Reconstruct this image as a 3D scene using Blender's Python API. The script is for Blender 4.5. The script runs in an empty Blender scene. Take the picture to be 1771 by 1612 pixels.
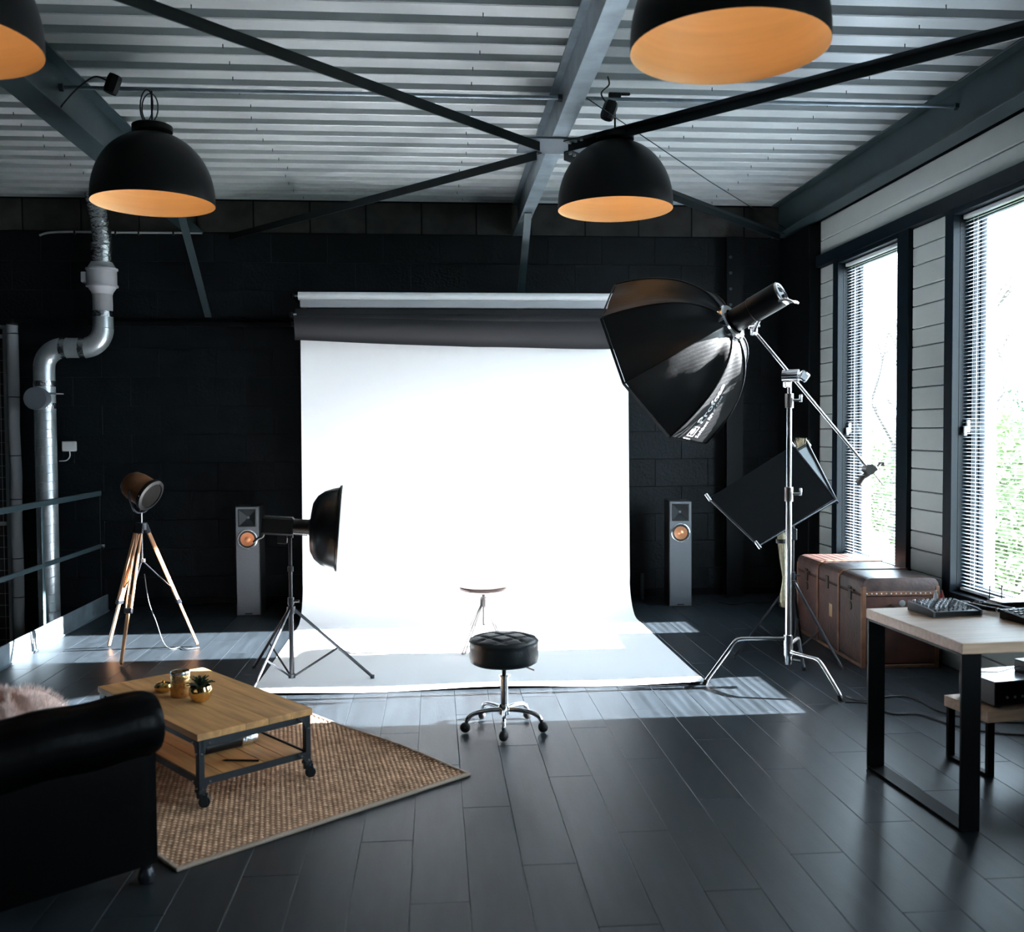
import bpy, math, random
from mathutils import Vector, Matrix

# ------------------------------------------------------------------ camera, world, sun, exposure
random.seed(7)
sc = bpy.context.scene
COL = sc.collection
IMG_W, IMG_H, FOC = 1771.0, 1612.0, 1680.0
EYE = Vector((0, 0, 1.54))
VPX, VPY, ROLL = 752.0, 748.0, 0.006

def camera_axes():
    dx, dy = VPX - IMG_W / 2, VPY - IMG_H / 2
    c, s = math.cos(ROLL), math.sin(ROLL)
    ux, uy = c * dx - s * dy, s * dx + c * dy
    yaw = math.atan2(-ux, FOC)
    pitch = math.atan2(uy * math.cos(yaw), FOC)
    f = Vector((math.sin(yaw) * math.cos(pitch), math.cos(yaw) * math.cos(pitch), math.sin(pitch)))
    r = f.cross(Vector((0, 0, 1))).normalized()
    u = r.cross(f)
    return f, r * c - u * s, u * c + r * s

CF, CR, CU = camera_axes()

def ray(x, y):
    return CF + CR * ((x - IMG_W / 2) / FOC) - CU * ((y - IMG_H / 2) / FOC)
def on_z(x, y, z=0.0):
    d = ray(x, y); return EYE + d * ((z - EYE.z) / d.z)
def on_y(x, y, Y):
    d = ray(x, y); return EYE + d * (Y / d.y)
def on_x(x, y, X):
    d = ray(x, y); return EYE + d * (X / d.x)

cam_data = bpy.data.cameras.new('camera')
cam_data.sensor_width = 36.0
cam_data.lens = FOC / IMG_W * 36.0
cam_data.clip_start = 0.05
cam_data.dof.use_dof = True
cam_data.dof.focus_distance = 6.6
cam_data.dof.aperture_fstop = 2.8
cam = bpy.data.objects.new('camera', cam_data)
COL.objects.link(cam)
cam.matrix_world = Matrix(((CR.x, CU.x, -CF.x, EYE.x), (CR.y, CU.y, -CF.y, EYE.y),
                           (CR.z, CU.z, -CF.z, EYE.z), (0, 0, 0, 1)))
sc.camera = cam

world = bpy.data.worlds.new('sky'); sc.world = world
world.use_nodes = True
bg = world.node_tree.nodes['Background']
bg.inputs[0].default_value = (0.68, 0.87, 1.0, 1)
bg.inputs[1].default_value = 7.0

SUN_EL, SUN_AZ = math.radians(21.5), math.radians(0.5)
sun_data = bpy.data.lights.new('sun', 'SUN')
sun_data.energy = 45.0
sun_data.angle = math.radians(0.53)
sun_data.color = (0.97, 0.985, 1.0)
sun = bpy.data.objects.new('sun', sun_data); COL.objects.link(sun)
sun_dir = Vector((-math.cos(SUN_EL) * math.cos(SUN_AZ), -math.cos(SUN_EL) * math.sin(SUN_AZ), -math.sin(SUN_EL)))
sun.rotation_euler = sun_dir.to_track_quat('-Z', 'Y').to_euler()
sun.location = (12, 6, 8)

sc.view_settings.view_transform = 'Standard'
sc.view_settings.look = 'None'
sc.view_settings.gamma = 1.0
sc.view_settings.use_curve_mapping = False
sc.view_settings.exposure = 2.05
sc.cycles.max_bounces = 10
sc.cycles.diffuse_bounces = 6
sc.cycles.glossy_bounces = 4
sc.cycles.transparent_max_bounces = 16
sc.cycles.sample_clamp_indirect = 8.0
sc.cycles.caustics_reflective = False
sc.cycles.caustics_refractive = False

# room constants
CEIL, WALL_Y, WALL_X, FRONT_Y, LEFT_X, KERB_X = 3.63, 8.93, 3.32, -3.0, -4.7, -2.85
WINDOWS = [(6.72, 7.74), (5.06, 5.97), (1.25, 2.25)]  # last opening is added out of view to brighten table, rug and desk
WIN_Z0, WIN_Z1 = 0.50, 2.90

# portals that guide the sky light through the two windows and the added third one
for k, (a, b) in enumerate(WINDOWS):
    ld = bpy.data.lights.new('window_portal', 'AREA')
    ld.shape = 'RECTANGLE'; ld.size = b - a; ld.size_y = WIN_Z1 - WIN_Z0
    ld.cycles.is_portal = True
    lo = bpy.data.objects.new('window_portal', ld); COL.objects.link(lo)
    lo.location = (WALL_X + 0.19, (a + b) / 2, (WIN_Z0 + WIN_Z1) / 2)
    lo.rotation_euler = Vector((-1, 0, 0)).to_track_quat('-Z', 'Z').to_euler()

# ------------------------------------------------------------------ materials
MATS = {}
def mat(name, color, rough=0.5, metal=0.0, noise=0.0, nscale=8.0, stretch=None, bump=0.0, bscale=60.0,
        objvar=0.0, spec=0.5, emit=None, emit_s=0.0, coat=0.0):
    if name in MATS: return MATS[name]
    m = bpy.data.materials.new(name); m.use_nodes = True
    nt = m.node_tree; N = nt.nodes; L = nt.links
    p = N['Principled BSDF']
    p.inputs['Base Color'].default_value = (*color, 1)
    p.inputs['Roughness'].default_value = rough
    p.inputs['Metallic'].default_value = metal
    p.inputs['Specular IOR Level'].default_value = spec
    p.inputs['Coat Weight'].default_value = coat
    if emit:
        p.inputs['Emission Color'].default_value = (*emit, 1)
        p.inputs['Emission Strength'].default_value = emit_s
    tc = N.new('ShaderNodeTexCoord')
    mp = N.new('ShaderNodeMapping')
    L.new(tc.outputs['Object'], mp.inputs['Vector'])
    if stretch: mp.inputs['Scale'].default_value = stretch
    oi = N.new('ShaderNodeObjectInfo')
    if objvar:
        comb = N.new('ShaderNodeVectorMath'); comb.operation = 'ADD'
        L.new(mp.outputs[0], comb.inputs[0])
        mul = N.new('ShaderNodeMath'); mul.operation = 'MULTIPLY'; mul.inputs[1].default_value = 37.0
        L.new(oi.outputs['Random'], mul.inputs[0])
        L.new(mul.outputs[0], comb.inputs[1])
        vec = comb.outputs[0]
    else:
        vec = mp.outputs[0]
    if noise or objvar:
        nz = N.new('ShaderNodeTexNoise'); nz.inputs['Scale'].default_value = nscale
        nz.inputs['Detail'].default_value = 6.0
        L.new(vec, nz.inputs['Vector'])
        ramp = N.new('ShaderNodeMapRange')
        ramp.inputs[1].default_value = 0.3; ramp.inputs[2].default_value = 0.7
        ramp.inputs[3].default_value = 1 - noise; ramp.inputs[4].default_value = 1 + noise
        L.new(nz.outputs['Fac'], ramp.inputs[0])
        last = ramp.outputs[0]
        if objvar:
            mr = N.new('ShaderNodeMapRange')
            mr.inputs[3].default_value = 1 - objvar; mr.inputs[4].default_value = 1 + objvar
            L.new(oi.outputs['Random'], mr.inputs[0])
            mm = N.new('ShaderNodeMath'); mm.operation = 'MULTIPLY'
            L.new(last, mm.inputs[0]); L.new(mr.outputs[0], mm.inputs[1]); last = mm.outputs[0]
        vm = N.new('ShaderNodeVectorMath'); vm.operation = 'SCALE'
        vm.inputs[0].default_value = color
        L.new(last, vm.inputs['Scale'])
        L.new(vm.outputs[0], p.inputs['Base Color'])
    if bump:
        nb = N.new('ShaderNodeTexNoise'); nb.inputs['Scale'].default_value = bscale
        nb.inputs['Detail'].default_value = 4.0
        L.new(vec, nb.inputs['Vector'])
        b = N.new('ShaderNodeBump'); b.inputs['Strength'].default_value = bump
        b.inputs['Distance'].default_value = 0.01
        L.new(nb.outputs['Fac'], b.inputs['Height'])
        L.new(b.outputs[0], p.inputs['Normal'])
    MATS[name] = m
    return m

def glass_mat(name, tint=(1, 1, 1), refl=0.06):
    m = bpy.data.materials.new(name); m.use_nodes = True
    nt = m.node_tree; N = nt.nodes; L = nt.links; N.clear()
    out = N.new('ShaderNodeOutputMaterial'); mix = N.new('ShaderNodeMixShader')
    tr = N.new('ShaderNodeBsdfTransparent'); gl = N.new('ShaderNodeBsdfGlossy')
    tr.inputs[0].default_value = (*tint, 1); gl.inputs['Roughness'].default_value = 0.02
    lw = N.new('ShaderNodeLayerWeight')
    pw = N.new('ShaderNodeMath'); pw.operation = 'POWER'; pw.inputs[1].default_value = 5.0
    fr = N.new('ShaderNodeMath'); fr.operation = 'MULTIPLY_ADD'; fr.inputs[1].default_value = 0.95; fr.inputs[2].default_value = 0.03
    L.new(lw.outputs['Facing'], pw.inputs[0]); L.new(pw.outputs[0], fr.inputs[0])
    L.new(fr.outputs[0], mix.inputs[0]); L.new(tr.outputs[0], mix.inputs[1]); L.new(gl.outputs[0], mix.inputs[2])
    L.new(mix.outputs[0], out.inputs[0])
    return m

M_PLANK = mat('floor_plank', (0.0155, 0.0212, 0.0265), 0.38, noise=0.3, nscale=3.0, stretch=(6, 0.7, 1), objvar=0.07, bump=0.05, bscale=30, spec=0.36)
M_SLAB = mat('floor_slab', (0.02, 0.024, 0.028), 0.6)
M_BLACKWALL = mat('black_wall_paint', (0.0018, 0.0042, 0.0062), 0.6, noise=0.35, nscale=4, bump=0.45, bscale=45, objvar=0.08, spec=0.22)
M_BLOCK = mat('bare_block', (0.028, 0.028, 0.026), 0.9, noise=0.5, nscale=5, bump=0.3, bscale=60, objvar=0.25)
M_BLACK = mat('black_paint', (0.0022, 0.0034, 0.0046), 0.5, spec=0.12)
M_DARKROOM = mat('dark_plaster', (0.006, 0.007, 0.008), 0.8, spec=0.2)
M_DECK = mat('roof_deck', (0.45, 0.49, 0.50), 0.42, noise=0.08, nscale=2.0, objvar=0.03, metal=0.15)
M_BEAM = mat('beam_paint', (0.030, 0.052, 0.060), 0.45, noise=0.2, nscale=3, metal=0.2)
M_GALV = mat('galvanised_steel', (0.25, 0.31, 0.35), 0.38, metal=0.6, noise=0.25, nscale=6)
M_BRACE = mat('brace_paint', (0.007, 0.011, 0.013), 0.45, noise=0.15, spec=0.3)
M_PLATE = mat('plate_paint', (0.075, 0.095, 0.115), 0.5)
M_BOLT = mat('bolt_steel', (0.5, 0.52, 0.54), 0.3, metal=0.9)
M_SIDING = mat('wall_board', (0.40, 0.445, 0.44), 0.5, noise=0.05, nscale=2, objvar=0.04)
M_FRAME = mat('window_frame', (0.0042, 0.0090, 0.0135), 0.35, spec=0.18)
M_JAMB = mat('outside_jamb', (0.55, 0.64, 0.75), 0.5)
M_SLAT = mat('blind_slat', (0.72, 0.76, 0.80), 0.4)
def slat_mat():
    m = bpy.data.materials.new('blind_slat_thin'); m.use_nodes = True
    nt = m.node_tree; N = nt.nodes; L = nt.links; N.clear()
    out = N.new('ShaderNodeOutputMaterial'); mix = N.new('ShaderNodeMixShader'); mix.inputs[0].default_value = 0.06
    d = N.new('ShaderNodeBsdfDiffuse'); d.inputs[0].default_value = (0.42, 0.46, 0.50, 1)
    t = N.new('ShaderNodeBsdfTranslucent'); t.inputs[0].default_value = (0.80, 0.86, 0.92, 1)
    L.new(d.outputs[0], mix.inputs[1]); L.new(t.outputs[0], mix.inputs[2]); L.new(mix.outputs[0], out.inputs[0])
    return m
M_SLATTHIN = slat_mat()
M_CORD = mat('blind_cord', (0.6, 0.63, 0.66), 0.7)
M_GLASS = glass_mat('window_glass')
M_PAPER = mat('white_paper', (0.93, 0.94, 0.955), 0.75)
M_GREYPAPER = mat('charcoal_paper', (0.019, 0.018, 0.021), 0.85)
M_CHROME = mat('chrome', (0.82, 0.83, 0.85), 0.14, metal=1.0)
M_DUCT = mat('duct_foil', (0.66, 0.72, 0.76), 0.34, metal=0.75, noise=0.12, nscale=10, bump=0.08, bscale=9)
M_FOIL = mat('foil_tape', (0.78, 0.82, 0.85), 0.22, metal=1.0, bump=0.9, bscale=40)
M_FAN = mat('fan_plastic', (0.52, 0.53, 0.56), 0.45)
M_GREYCAP = mat('grey_cap', (0.12, 0.14, 0.16), 0.6)
M_INSUL = mat('pipe_wrap', (0.36, 0.37, 0.39), 0.8, bump=0.4, bscale=25)
M_WOODDARK = mat('dark_slats', (0.030, 0.025, 0.024), 0.8, noise=0.4, nscale=4, stretch=(9, 9, 0.6))
M_WIRE = mat('wire_mesh', (0.40, 0.42, 0.44), 0.5, metal=0.5)
M_LAMP = mat('lamp_black', (0.002, 0.0025, 0.0032), 0.45, spec=0.2)
M_GOLDIN = mat('lamp_gold_inside', (0.84, 0.58, 0.31), 0.5, metal=0.1, noise=0.06, nscale=5, stretch=(0.4, 0.4, 6))
M_BULB = mat('bulb', (1, 0.8, 0.5), 0.4, emit=(1.0, 0.74, 0.46), emit_s=6.6)
M_CABLE = mat('black_cable', (0.008, 0.008, 0.009), 0.5)
M_GREYCABLE = mat('grey_cable', (0.10, 0.11, 0.115), 0.5)
M_SPKFRONT = mat('speaker_front', (0.10, 0.112, 0.125), 0.55, noise=0.06, nscale=80)
M_SPKBODY = mat('speaker_body', (0.012, 0.013, 0.015), 0.5)
M_HORN = mat('horn_rubber', (0.02, 0.023, 0.025), 0.35)
M_COPPER = mat('copper_cone', (0.72, 0.32, 0.16), 0.35, metal=0.75)
M_RUBBER = mat('rubber', (0.012, 0.012, 0.013), 0.6)
M_SILVER = mat('silver_plastic', (0.6, 0.62, 0.64), 0.25, metal=0.8)
M_WHITEPL = mat('white_plastic', (0.75, 0.76, 0.78), 0.35)
M_MATTEBLK = mat('matte_black', (0.004, 0.0043, 0.005), 0.4, spec=0.3)
M_DISH = mat('dish_black', (0.004, 0.0045, 0.0055), 0.33, spec=0.35)
M_STANDBLK = mat('stand_black', (0.016, 0.018, 0.024), 0.32, metal=0.3)
M_SOFTBOX = mat('softbox_nylon', (0.0055, 0.006, 0.007), 0.5, bump=0.15, bscale=14, noise=0.1, spec=0.35)
M_MATTEFAB = mat('matte_black_fabric', (0.003, 0.0034, 0.004), 0.7, spec=0.05)
M_DIFF = mat('softbox_front', (0.8, 0.8, 0.8), 0.8)
M_PRINT = mat('white_print', (0.85, 0.86, 0.88), 0.6)
M_SILVERFAB = mat('silver_fabric', (0.42, 0.45, 0.47), 0.45, bump=0.3, bscale=9)
M_LEGWOOD = mat('tripod_wood', (0.47, 0.235, 0.115), 0.42, noise=0.3, nscale=5, stretch=(8, 8, 0.6))
M_RUSTHEAD = mat('aged_copper', (0.21, 0.092, 0.042), 0.45, metal=0.5, noise=0.45, nscale=7, bump=0.15, bscale=20)
M_LENS = mat('lamp_lens', (0.010, 0.0085, 0.0075), 0.6, spec=0.06)
M_TRUNK = mat('trunk_leather', (0.056, 0.021, 0.014), 0.45, noise=0.55, nscale=6, bump=0.25, bscale=35)
M_TRUNKLID = mat('trunk_lid_leather', (0.058, 0.031, 0.026), 0.40, noise=0.5, nscale=9, bump=0.25, bscale=35)
M_TRUNKEDGE = mat('trunk_edge', (0.15, 0.062, 0.028), 0.5, noise=0.5, nscale=10)
M_BRASSDARK = mat('dark_brass', (0.05, 0.04, 0.03), 0.4, metal=0.8)
M_STICKER = mat('paper_label', (0.45, 0.33, 0.17), 0.8)
M_DESKWOOD = mat('desk_oak', (0.58, 0.375, 0.245), 0.5, noise=0.16, nscale=4, stretch=(0.8, 12, 12))
M_DESKEDGE = mat('desk_edge', (0.44, 0.27, 0.165), 0.5, noise=0.1, nscale=4, stretch=(0.8, 9, 9))
M_DESKLEG = mat('desk_leg_black', (0.0014, 0.0016, 0.0019), 0.4, spec=0.06)
M_TABLEWOOD = mat('table_pine', (0.62, 0.325, 0.122), 0.55, noise=0.28, nscale=3, stretch=(9, 0.8, 9), objvar=0.10, bump=0.05, bscale=10)
M_IRON = mat('cast_iron', (0.022, 0.028, 0.034), 0.45, metal=0.4, noise=0.2)
M_JUTEEDGE = mat('rug_binding', (0.40, 0.31, 0.24), 0.9, bump=0.4, bscale=150)
M_LEATHER = mat('black_leather', (0.0008, 0.0009, 0.0011), 0.36, bump=0.15, bscale=26, noise=0.2, spec=0.05)
M_FUR = mat('pink_fleece', (0.86, 0.67, 0.60), 0.95, noise=0.15, nscale=30)
M_GOLD = mat('polished_gold', (0.86, 0.57, 0.22), 0.13, metal=1.0)
M_GOLDHAM = mat('hammered_gold', (0.70, 0.45, 0.20), 0.22, metal=0.85, noise=0.35, nscale=60, bump=0.5, bscale=70)
M_LEAF = mat('succulent_leaf', (0.024, 0.048, 0.026), 0.4, noise=0.3)
M_SOIL = mat('soil', (0.03, 0.02, 0.015), 0.9)
M_SEATLEATHER = mat('stool_leather', (0.009, 0.014, 0.017), 0.42, bump=0.12, bscale=60)
M_SEATWOOD = mat('stool_wood', (0.17, 0.105, 0.085), 0.42, noise=0.3, nscale=8, stretch=(1, 7, 7))
M_OLDSTEEL = mat('old_steel', (0.30, 0.28, 0.27), 0.3, metal=0.9)
M_DRYGRASS = mat('dried_grass', (0.52, 0.46, 0.32), 0.9, noise=0.3, nscale=40)
M_RED = mat('red_plastic', (0.35, 0.02, 0.015), 0.4)
M_GROUND = mat('garden_ground', (0.05, 0.062, 0.03), 0.95, noise=0.4, nscale=1.5)
M_BARK = mat('bark', (0.05, 0.042, 0.038), 0.9, noise=0.3)
M_FOLIAGE = mat('foliage', (0.10, 0.145, 0.055), 0.7, noise=0.5, nscale=1.5)
M_EVERGREEN = mat('evergreen', (0.05, 0.085, 0.042), 0.7, noise=0.5, nscale=1.5)

M_GLARE = mat('glare_lid', (0.40, 0.42, 0.45), 0.24, metal=0.7)  # pale metal colour stands in for window glare on black tops

def jute_mat():
    m = bpy.data.materials.new('jute_weave'); m.use_nodes = True
    nt = m.node_tree; N = nt.nodes; L = nt.links; p = N['Principled BSDF']
    p.inputs['Roughness'].default_value = 0.95
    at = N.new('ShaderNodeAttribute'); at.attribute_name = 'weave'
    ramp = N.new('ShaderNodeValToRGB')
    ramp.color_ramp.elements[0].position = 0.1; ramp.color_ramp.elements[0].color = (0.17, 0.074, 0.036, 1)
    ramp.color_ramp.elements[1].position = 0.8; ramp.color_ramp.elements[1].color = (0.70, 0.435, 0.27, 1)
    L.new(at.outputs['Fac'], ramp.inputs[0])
    tc = N.new('ShaderNodeTexCoord'); nz = N.new('ShaderNodeTexNoise'); nz.inputs['Scale'].default_value = 9
    nz.inputs['Detail'].default_value = 8
    L.new(tc.outputs['Object'], nz.inputs['Vector'])
    mr = N.new('ShaderNodeMapRange'); mr.inputs[1].default_value = 0.3; mr.inputs[2].default_value = 0.7
    mr.inputs[3].default_value = 0.78; mr.inputs[4].default_value = 1.22
    L.new(nz.outputs['Fac'], mr.inputs[0])
    vm = N.new('ShaderNodeVectorMath'); vm.operation = 'SCALE'
    L.new(ramp.outputs[0], vm.inputs[0]); L.new(mr.outputs[0], vm.inputs['Scale'])
    L.new(vm.outputs[0], p.inputs['Base Color'])
    return m
M_JUTE = jute_mat()

# ------------------------------------------------------------------ mesh helpers
def V(*a): return Vector(a)
def rotz(a): return Matrix.Rotation(a, 4, 'Z')
def frame(origin, zaxis, xhint=(0, 0, 1)):
    z = Vector(zaxis).normalized(); x = Vector(xhint); x = x - z * x.dot(z)
    if x.length < 1e-5: x = Vector((1, 0, 0)) - z * z.x
    x.normalize(); y = z.cross(x)
    return Matrix(((x.x, y.x, z.x, origin[0]), (x.y, y.y, z.y, origin[1]), (x.z, y.z, z.z, origin[2]), (0, 0, 0, 1)))

class MB:
    def __init__(s): s.v = []; s.f = []
    def add(s, vs, fs, M=None):
        o = len(s.v)
        for p in vs:
            p = Vector(p)
            s.v.append(tuple(M @ p) if M else tuple(p))
        s.f += [tuple(i + o for i in f) for f in fs]
        return s
    def box(s, a, b, M=None):
        x0, y0, z0 = a; x1, y1, z1 = b
        return s.add([(x0, y0, z0), (x1, y0, z0), (x1, y1, z0), (x0, y1, z0), (x0, y0, z1), (x1, y0, z1), (x1, y1, z1), (x0, y1, z1)],
                     [(0, 3, 2, 1), (4, 5, 6, 7), (0, 1, 5, 4), (1, 2, 6, 5), (2, 3, 7, 6), (3, 0, 4, 7)], M)
    def cbox(s, a, b, c, M=None):
        lo, hi = a, b; vs = []; idx = {}
        for sx in (0, 1):
            for sy in (0, 1):
                for sz in (0, 1):
                    p = [hi[0] if sx else lo[0], hi[1] if sy else lo[1], hi[2] if sz else lo[2]]
                    q = [(-1 if sx else 1), (-1 if sy else 1), (-1 if sz else 1)]
                    for ax in range(3):
                        r = [p[i] if i == ax else p[i] + q[i] * c for i in range(3)]
                        idx[(sx, sy, sz, ax)] = len(vs); vs.append(r)
        fs = []
        S = lambda ax, t, u, v: idx[tuple([t if i == ax else (u if i == (ax + 1) % 3 else v) for i in range(3)] + [ax])]
        for ax in range(3):
            q = [S(ax, 1, 0, 0), S(ax, 1, 1, 0), S(ax, 1, 1, 1), S(ax, 1, 0, 1)]
            fs.append(tuple(q))
            q = [S(ax, 0, 0, 0), S(ax, 0, 0, 1), S(ax, 0, 1, 1), S(ax, 0, 1, 0)]
            fs.append(tuple(q))
            a1, a2 = (ax + 1) % 3, (ax + 2) % 3
            for t in (0, 1):
                for u in (0, 1):
                    def K(w, face):
                        k = [0, 0, 0]; k[ax] = w; k[a1] = t; k[a2] = u
                        return idx[tuple(k + [face])]
                    q = [K(0, a1), K(1, a1), K(1, a2), K(0, a2)]
                    if (t + u) % 2 == 0: q = q[::-1]
                    if t == 1 and u == 1 or t == 0 and u == 0: fs.append(tuple(q))
                    else: fs.append(tuple(q))
        for sx in (0, 1):
            for sy in (0, 1):
                for sz in (0, 1):
                    q = [idx[(sx, sy, sz, k)] for k in range(3)]
                    fs.append(tuple(q if (sx + sy + sz) % 2 == 1 else q[::-1]))
        return s.add(vs, fs, M)
    def cyl(s, p0, p1, r0, r1=None, n=16, cap=True):
        r1 = r0 if r1 is None else r1
        p0, p1 = Vector(p0), Vector(p1)
        M = frame(p0, p1 - p0, (1, 0, 0) if abs((p1 - p0).normalized().x) < 0.9 else (0, 0, 1)); h = (p1 - p0).length
        return s.lathe([(r0, 0), (r1, h)], n, M, cap)
    def lathe(s, prof, n=32, M=None, cap=True):
        vs = []; fs = []
        for r, z in prof:
            for k in range(n):
                a = 2 * math.pi * k / n
                vs.append((r * math.cos(a), r * math.sin(a), z))
        for j in range(len(prof) - 1):
            for k in range(n):
                a, b = j * n + k, j * n + (k + 1) % n
                fs.append((a, b, b + n, a + n))
        if cap:
            if prof[0][0] > 1e-6: fs.append(tuple(reversed(range(n))))
            if prof[-1][0] > 1e-6: fs.append(tuple(range((len(prof) - 1) * n, len(prof) * n)))
        return s.add(vs, fs, M)
    def tube(s, pts, r, n=8, closed=False, rad=None):
        P = [Vector(p) for p in pts]; m = len(P); vs = []; fs = []
        t0 = (P[1] - P[0]).normalized()
        up = Vector((0, 0, 1)) if abs(t0.z) < 0.9 else Vector((1, 0, 0))
        x = (up - t0 * up.dot(t0)).normalized()
        for i in range(m):
            if closed: t = (P[(i + 1) % m] - P[i - 1])
            else: t = P[min(i + 1, m - 1)] - P[max(i - 1, 0)]
            t.normalize()
            x = (x - t * x.dot(t)).normalized(); y = t.cross(x)
            rr = rad[i] if rad else r
            for k in range(n):
                a = 2 * math.pi * k / n
                vs.append(P[i] + (x * math.cos(a) + y * math.sin(a)) * rr)
        for i in range(m if closed else m - 1):
            for k in range(n):
                a, b = i * n + k, i * n + (k + 1) % n
                c, d = ((i + 1) % m) * n + (k + 1) % n, ((i + 1) % m) * n + k
                fs.append((a, b, c, d))
        if not closed:
            fs.append(tuple(reversed(range(n)))); fs.append(tuple(range((m - 1) * n, m * n)))
        return s.add(vs, fs)
    def grid(s, fn, nu, nv, M=None):
        vs = [fn(i / nu, j / nv) for j in range(nv + 1) for i in range(nu + 1)]
        fs = [(j * (nu + 1) + i, j * (nu + 1) + i + 1, (j + 1) * (nu + 1) + i + 1, (j + 1) * (nu + 1) + i) for j in range(nv) for i in range(nu)]
        return s.add(vs, fs, M)
    def extrude(s, poly, h, M=None):
        n = len(poly)
        vs = [(x, y, 0) for x, y in poly] + [(x, y, h) for x, y in poly]
        fs = [tuple(reversed(range(n))), tuple(range(n, 2 * n))] + [(k, (k + 1) % n, (k + 1) % n + n, k + n) for k in range(n)]
        return s.add(vs, fs, M)
    def mesh(s, name, m, smooth=True, angle=38):
        me = bpy.data.meshes.new(name); me.from_pydata(s.v, [], s.f)
        me.materials.append(m)
        if smooth:
            me.polygons.foreach_set('use_smooth', [True] * len(me.polygons))
            me.set_sharp_from_angle(angle=math.radians(angle))
        me.update()
        return me
    def build(s, name, m, parent=None, smooth=True, angle=38, loc=None):
        return obj(name, s.mesh(name, m, smooth, angle), parent, loc)

def obj(name, me, parent=None, loc=None):
    o = bpy.data.objects.new(name, me); COL.objects.link(o)
    if parent: o.parent = parent
    if loc: o.location = loc
    return o
def tag(o, label, cat=None, group=None, kind=None):
    o['label'] = label
    if cat: o['category'] = cat
    if group: o['group'] = group
    if kind: o['kind'] = kind
    return o
def thing(name, label, cat, loc=(0, 0, 0), rz=0, group=None):
    o = bpy.data.objects.new(name, None); COL.objects.link(o)
    o.location = loc; o.rotation_euler = (0, 0, rz); o.empty_display_size = 0.1
    return tag(o, label, cat, group)
def dup(root, loc, rz=None, label=None):
    r = root.copy(); COL.objects.link(r); r.location = loc
    if rz is not None: r.rotation_euler = (0, 0, rz)
    if label: r['label'] = label
    for ch in list(root.children):
        c = ch.copy(); COL.objects.link(c); c.parent = r
        for g in ch.children:
            d = g.copy(); COL.objects.link(d); d.parent = c
    return r
def struct(o, label): 
    o['kind'] = 'structure'; o['label'] = label; return o
def smoothpath(pts, n=8):
    P = [Vector(p) for p in pts]; out = []
    for i in range(len(P) - 1):
        a, b, c, d = P[max(i - 1, 0)], P[i], P[i + 1], P[min(i + 2, len(P) - 1)]
        for k in range(n):
            t = k / n
            out.append(0.5 * ((2 * b) + (c - a) * t + (2 * a - 5 * b + 4 * c - d) * t * t + (3 * b - a - 3 * c + d) * t ** 3))
    out.append(P[-1]); return out

# ------------------------------------------------------------------ floor
floor = MB().box((KERB_X, FRONT_Y, -0.25), (WALL_X + 0.16, WALL_Y + 0.17, -0.013)).build('floor', M_SLAB, smooth=False)
struct(floor, 'dark grey laminate plank floor of the studio')
PW, PL = 0.196, 1.32
plank_me = MB().cbox((0, 0, -0.012), (PW - 0.0008, PL - 0.0008, 0), 0.0018).mesh('plank', M_PLANK, False)
plank_cut = {}
x = KERB_X + 0.012; row = 0
while x < WALL_X - 0.02:
    w = min(PW, WALL_X - x)
    y = 1.3 - [0.0, 0.55, 1.0, 0.3, 0.8][row % 5]
    while y < WALL_Y - 0.01:
        y1 = min(y + PL, WALL_Y)
        if y1 > 1.3:
            if w > PW - 1e-4 and y1 - y > PL - 1e-4: me = plank_me
            else:
                key = (round(w, 3), round(y1 - y, 3))
                if key not in plank_cut:
                    plank_cut[key] = MB().cbox((0, 0, -0.012), (w - 0.0008, y1 - y - 0.0008, 0), 0.0018).mesh('plank', M_PLANK, False)
                me = plank_cut[key]
            obj('plank', me, floor, (x, y, 0))
        y += PL
    x += PW; row += 1

low = MB().box((LEFT_X, FRONT_Y, -2.0), (KERB_X, WALL_Y + 0.17, -1.9)).build('floor_stairwell', M_DARKROOM, smooth=False)
struct(low, 'dark lower floor of the stairwell beyond the railing')
edge = MB().box((KERB_X - 0.02, FRONT_Y, -1.9), (KERB_X, WALL_Y, -0.26)).build('wall_stairwell', M_DARKROOM, smooth=False)
struct(edge, 'dark wall of the stairwell under the floor edge')
kerb = MB().cbox((KERB_X - 0.012, FRONT_Y, -0.2), (KERB_X + 0.0, WALL_Y - 0.25, 0.15), 0.003)
kerb.box((KERB_X, FRONT_Y, 0.001), (KERB_X + 0.010, WALL_Y - 0.25, 0.012))
k = kerb.build('trim_1', M_GALV, smooth=False); struct(k, 'galvanised steel kerb plate along the stairwell edge')
for yy in (6.9, 7.6, 8.3):
    MB().cyl((KERB_X, yy, 0.05), (KERB_X + 0.012, yy, 0.05), 0.013, n=10).build('bolt', M_BOLT, k)

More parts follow.
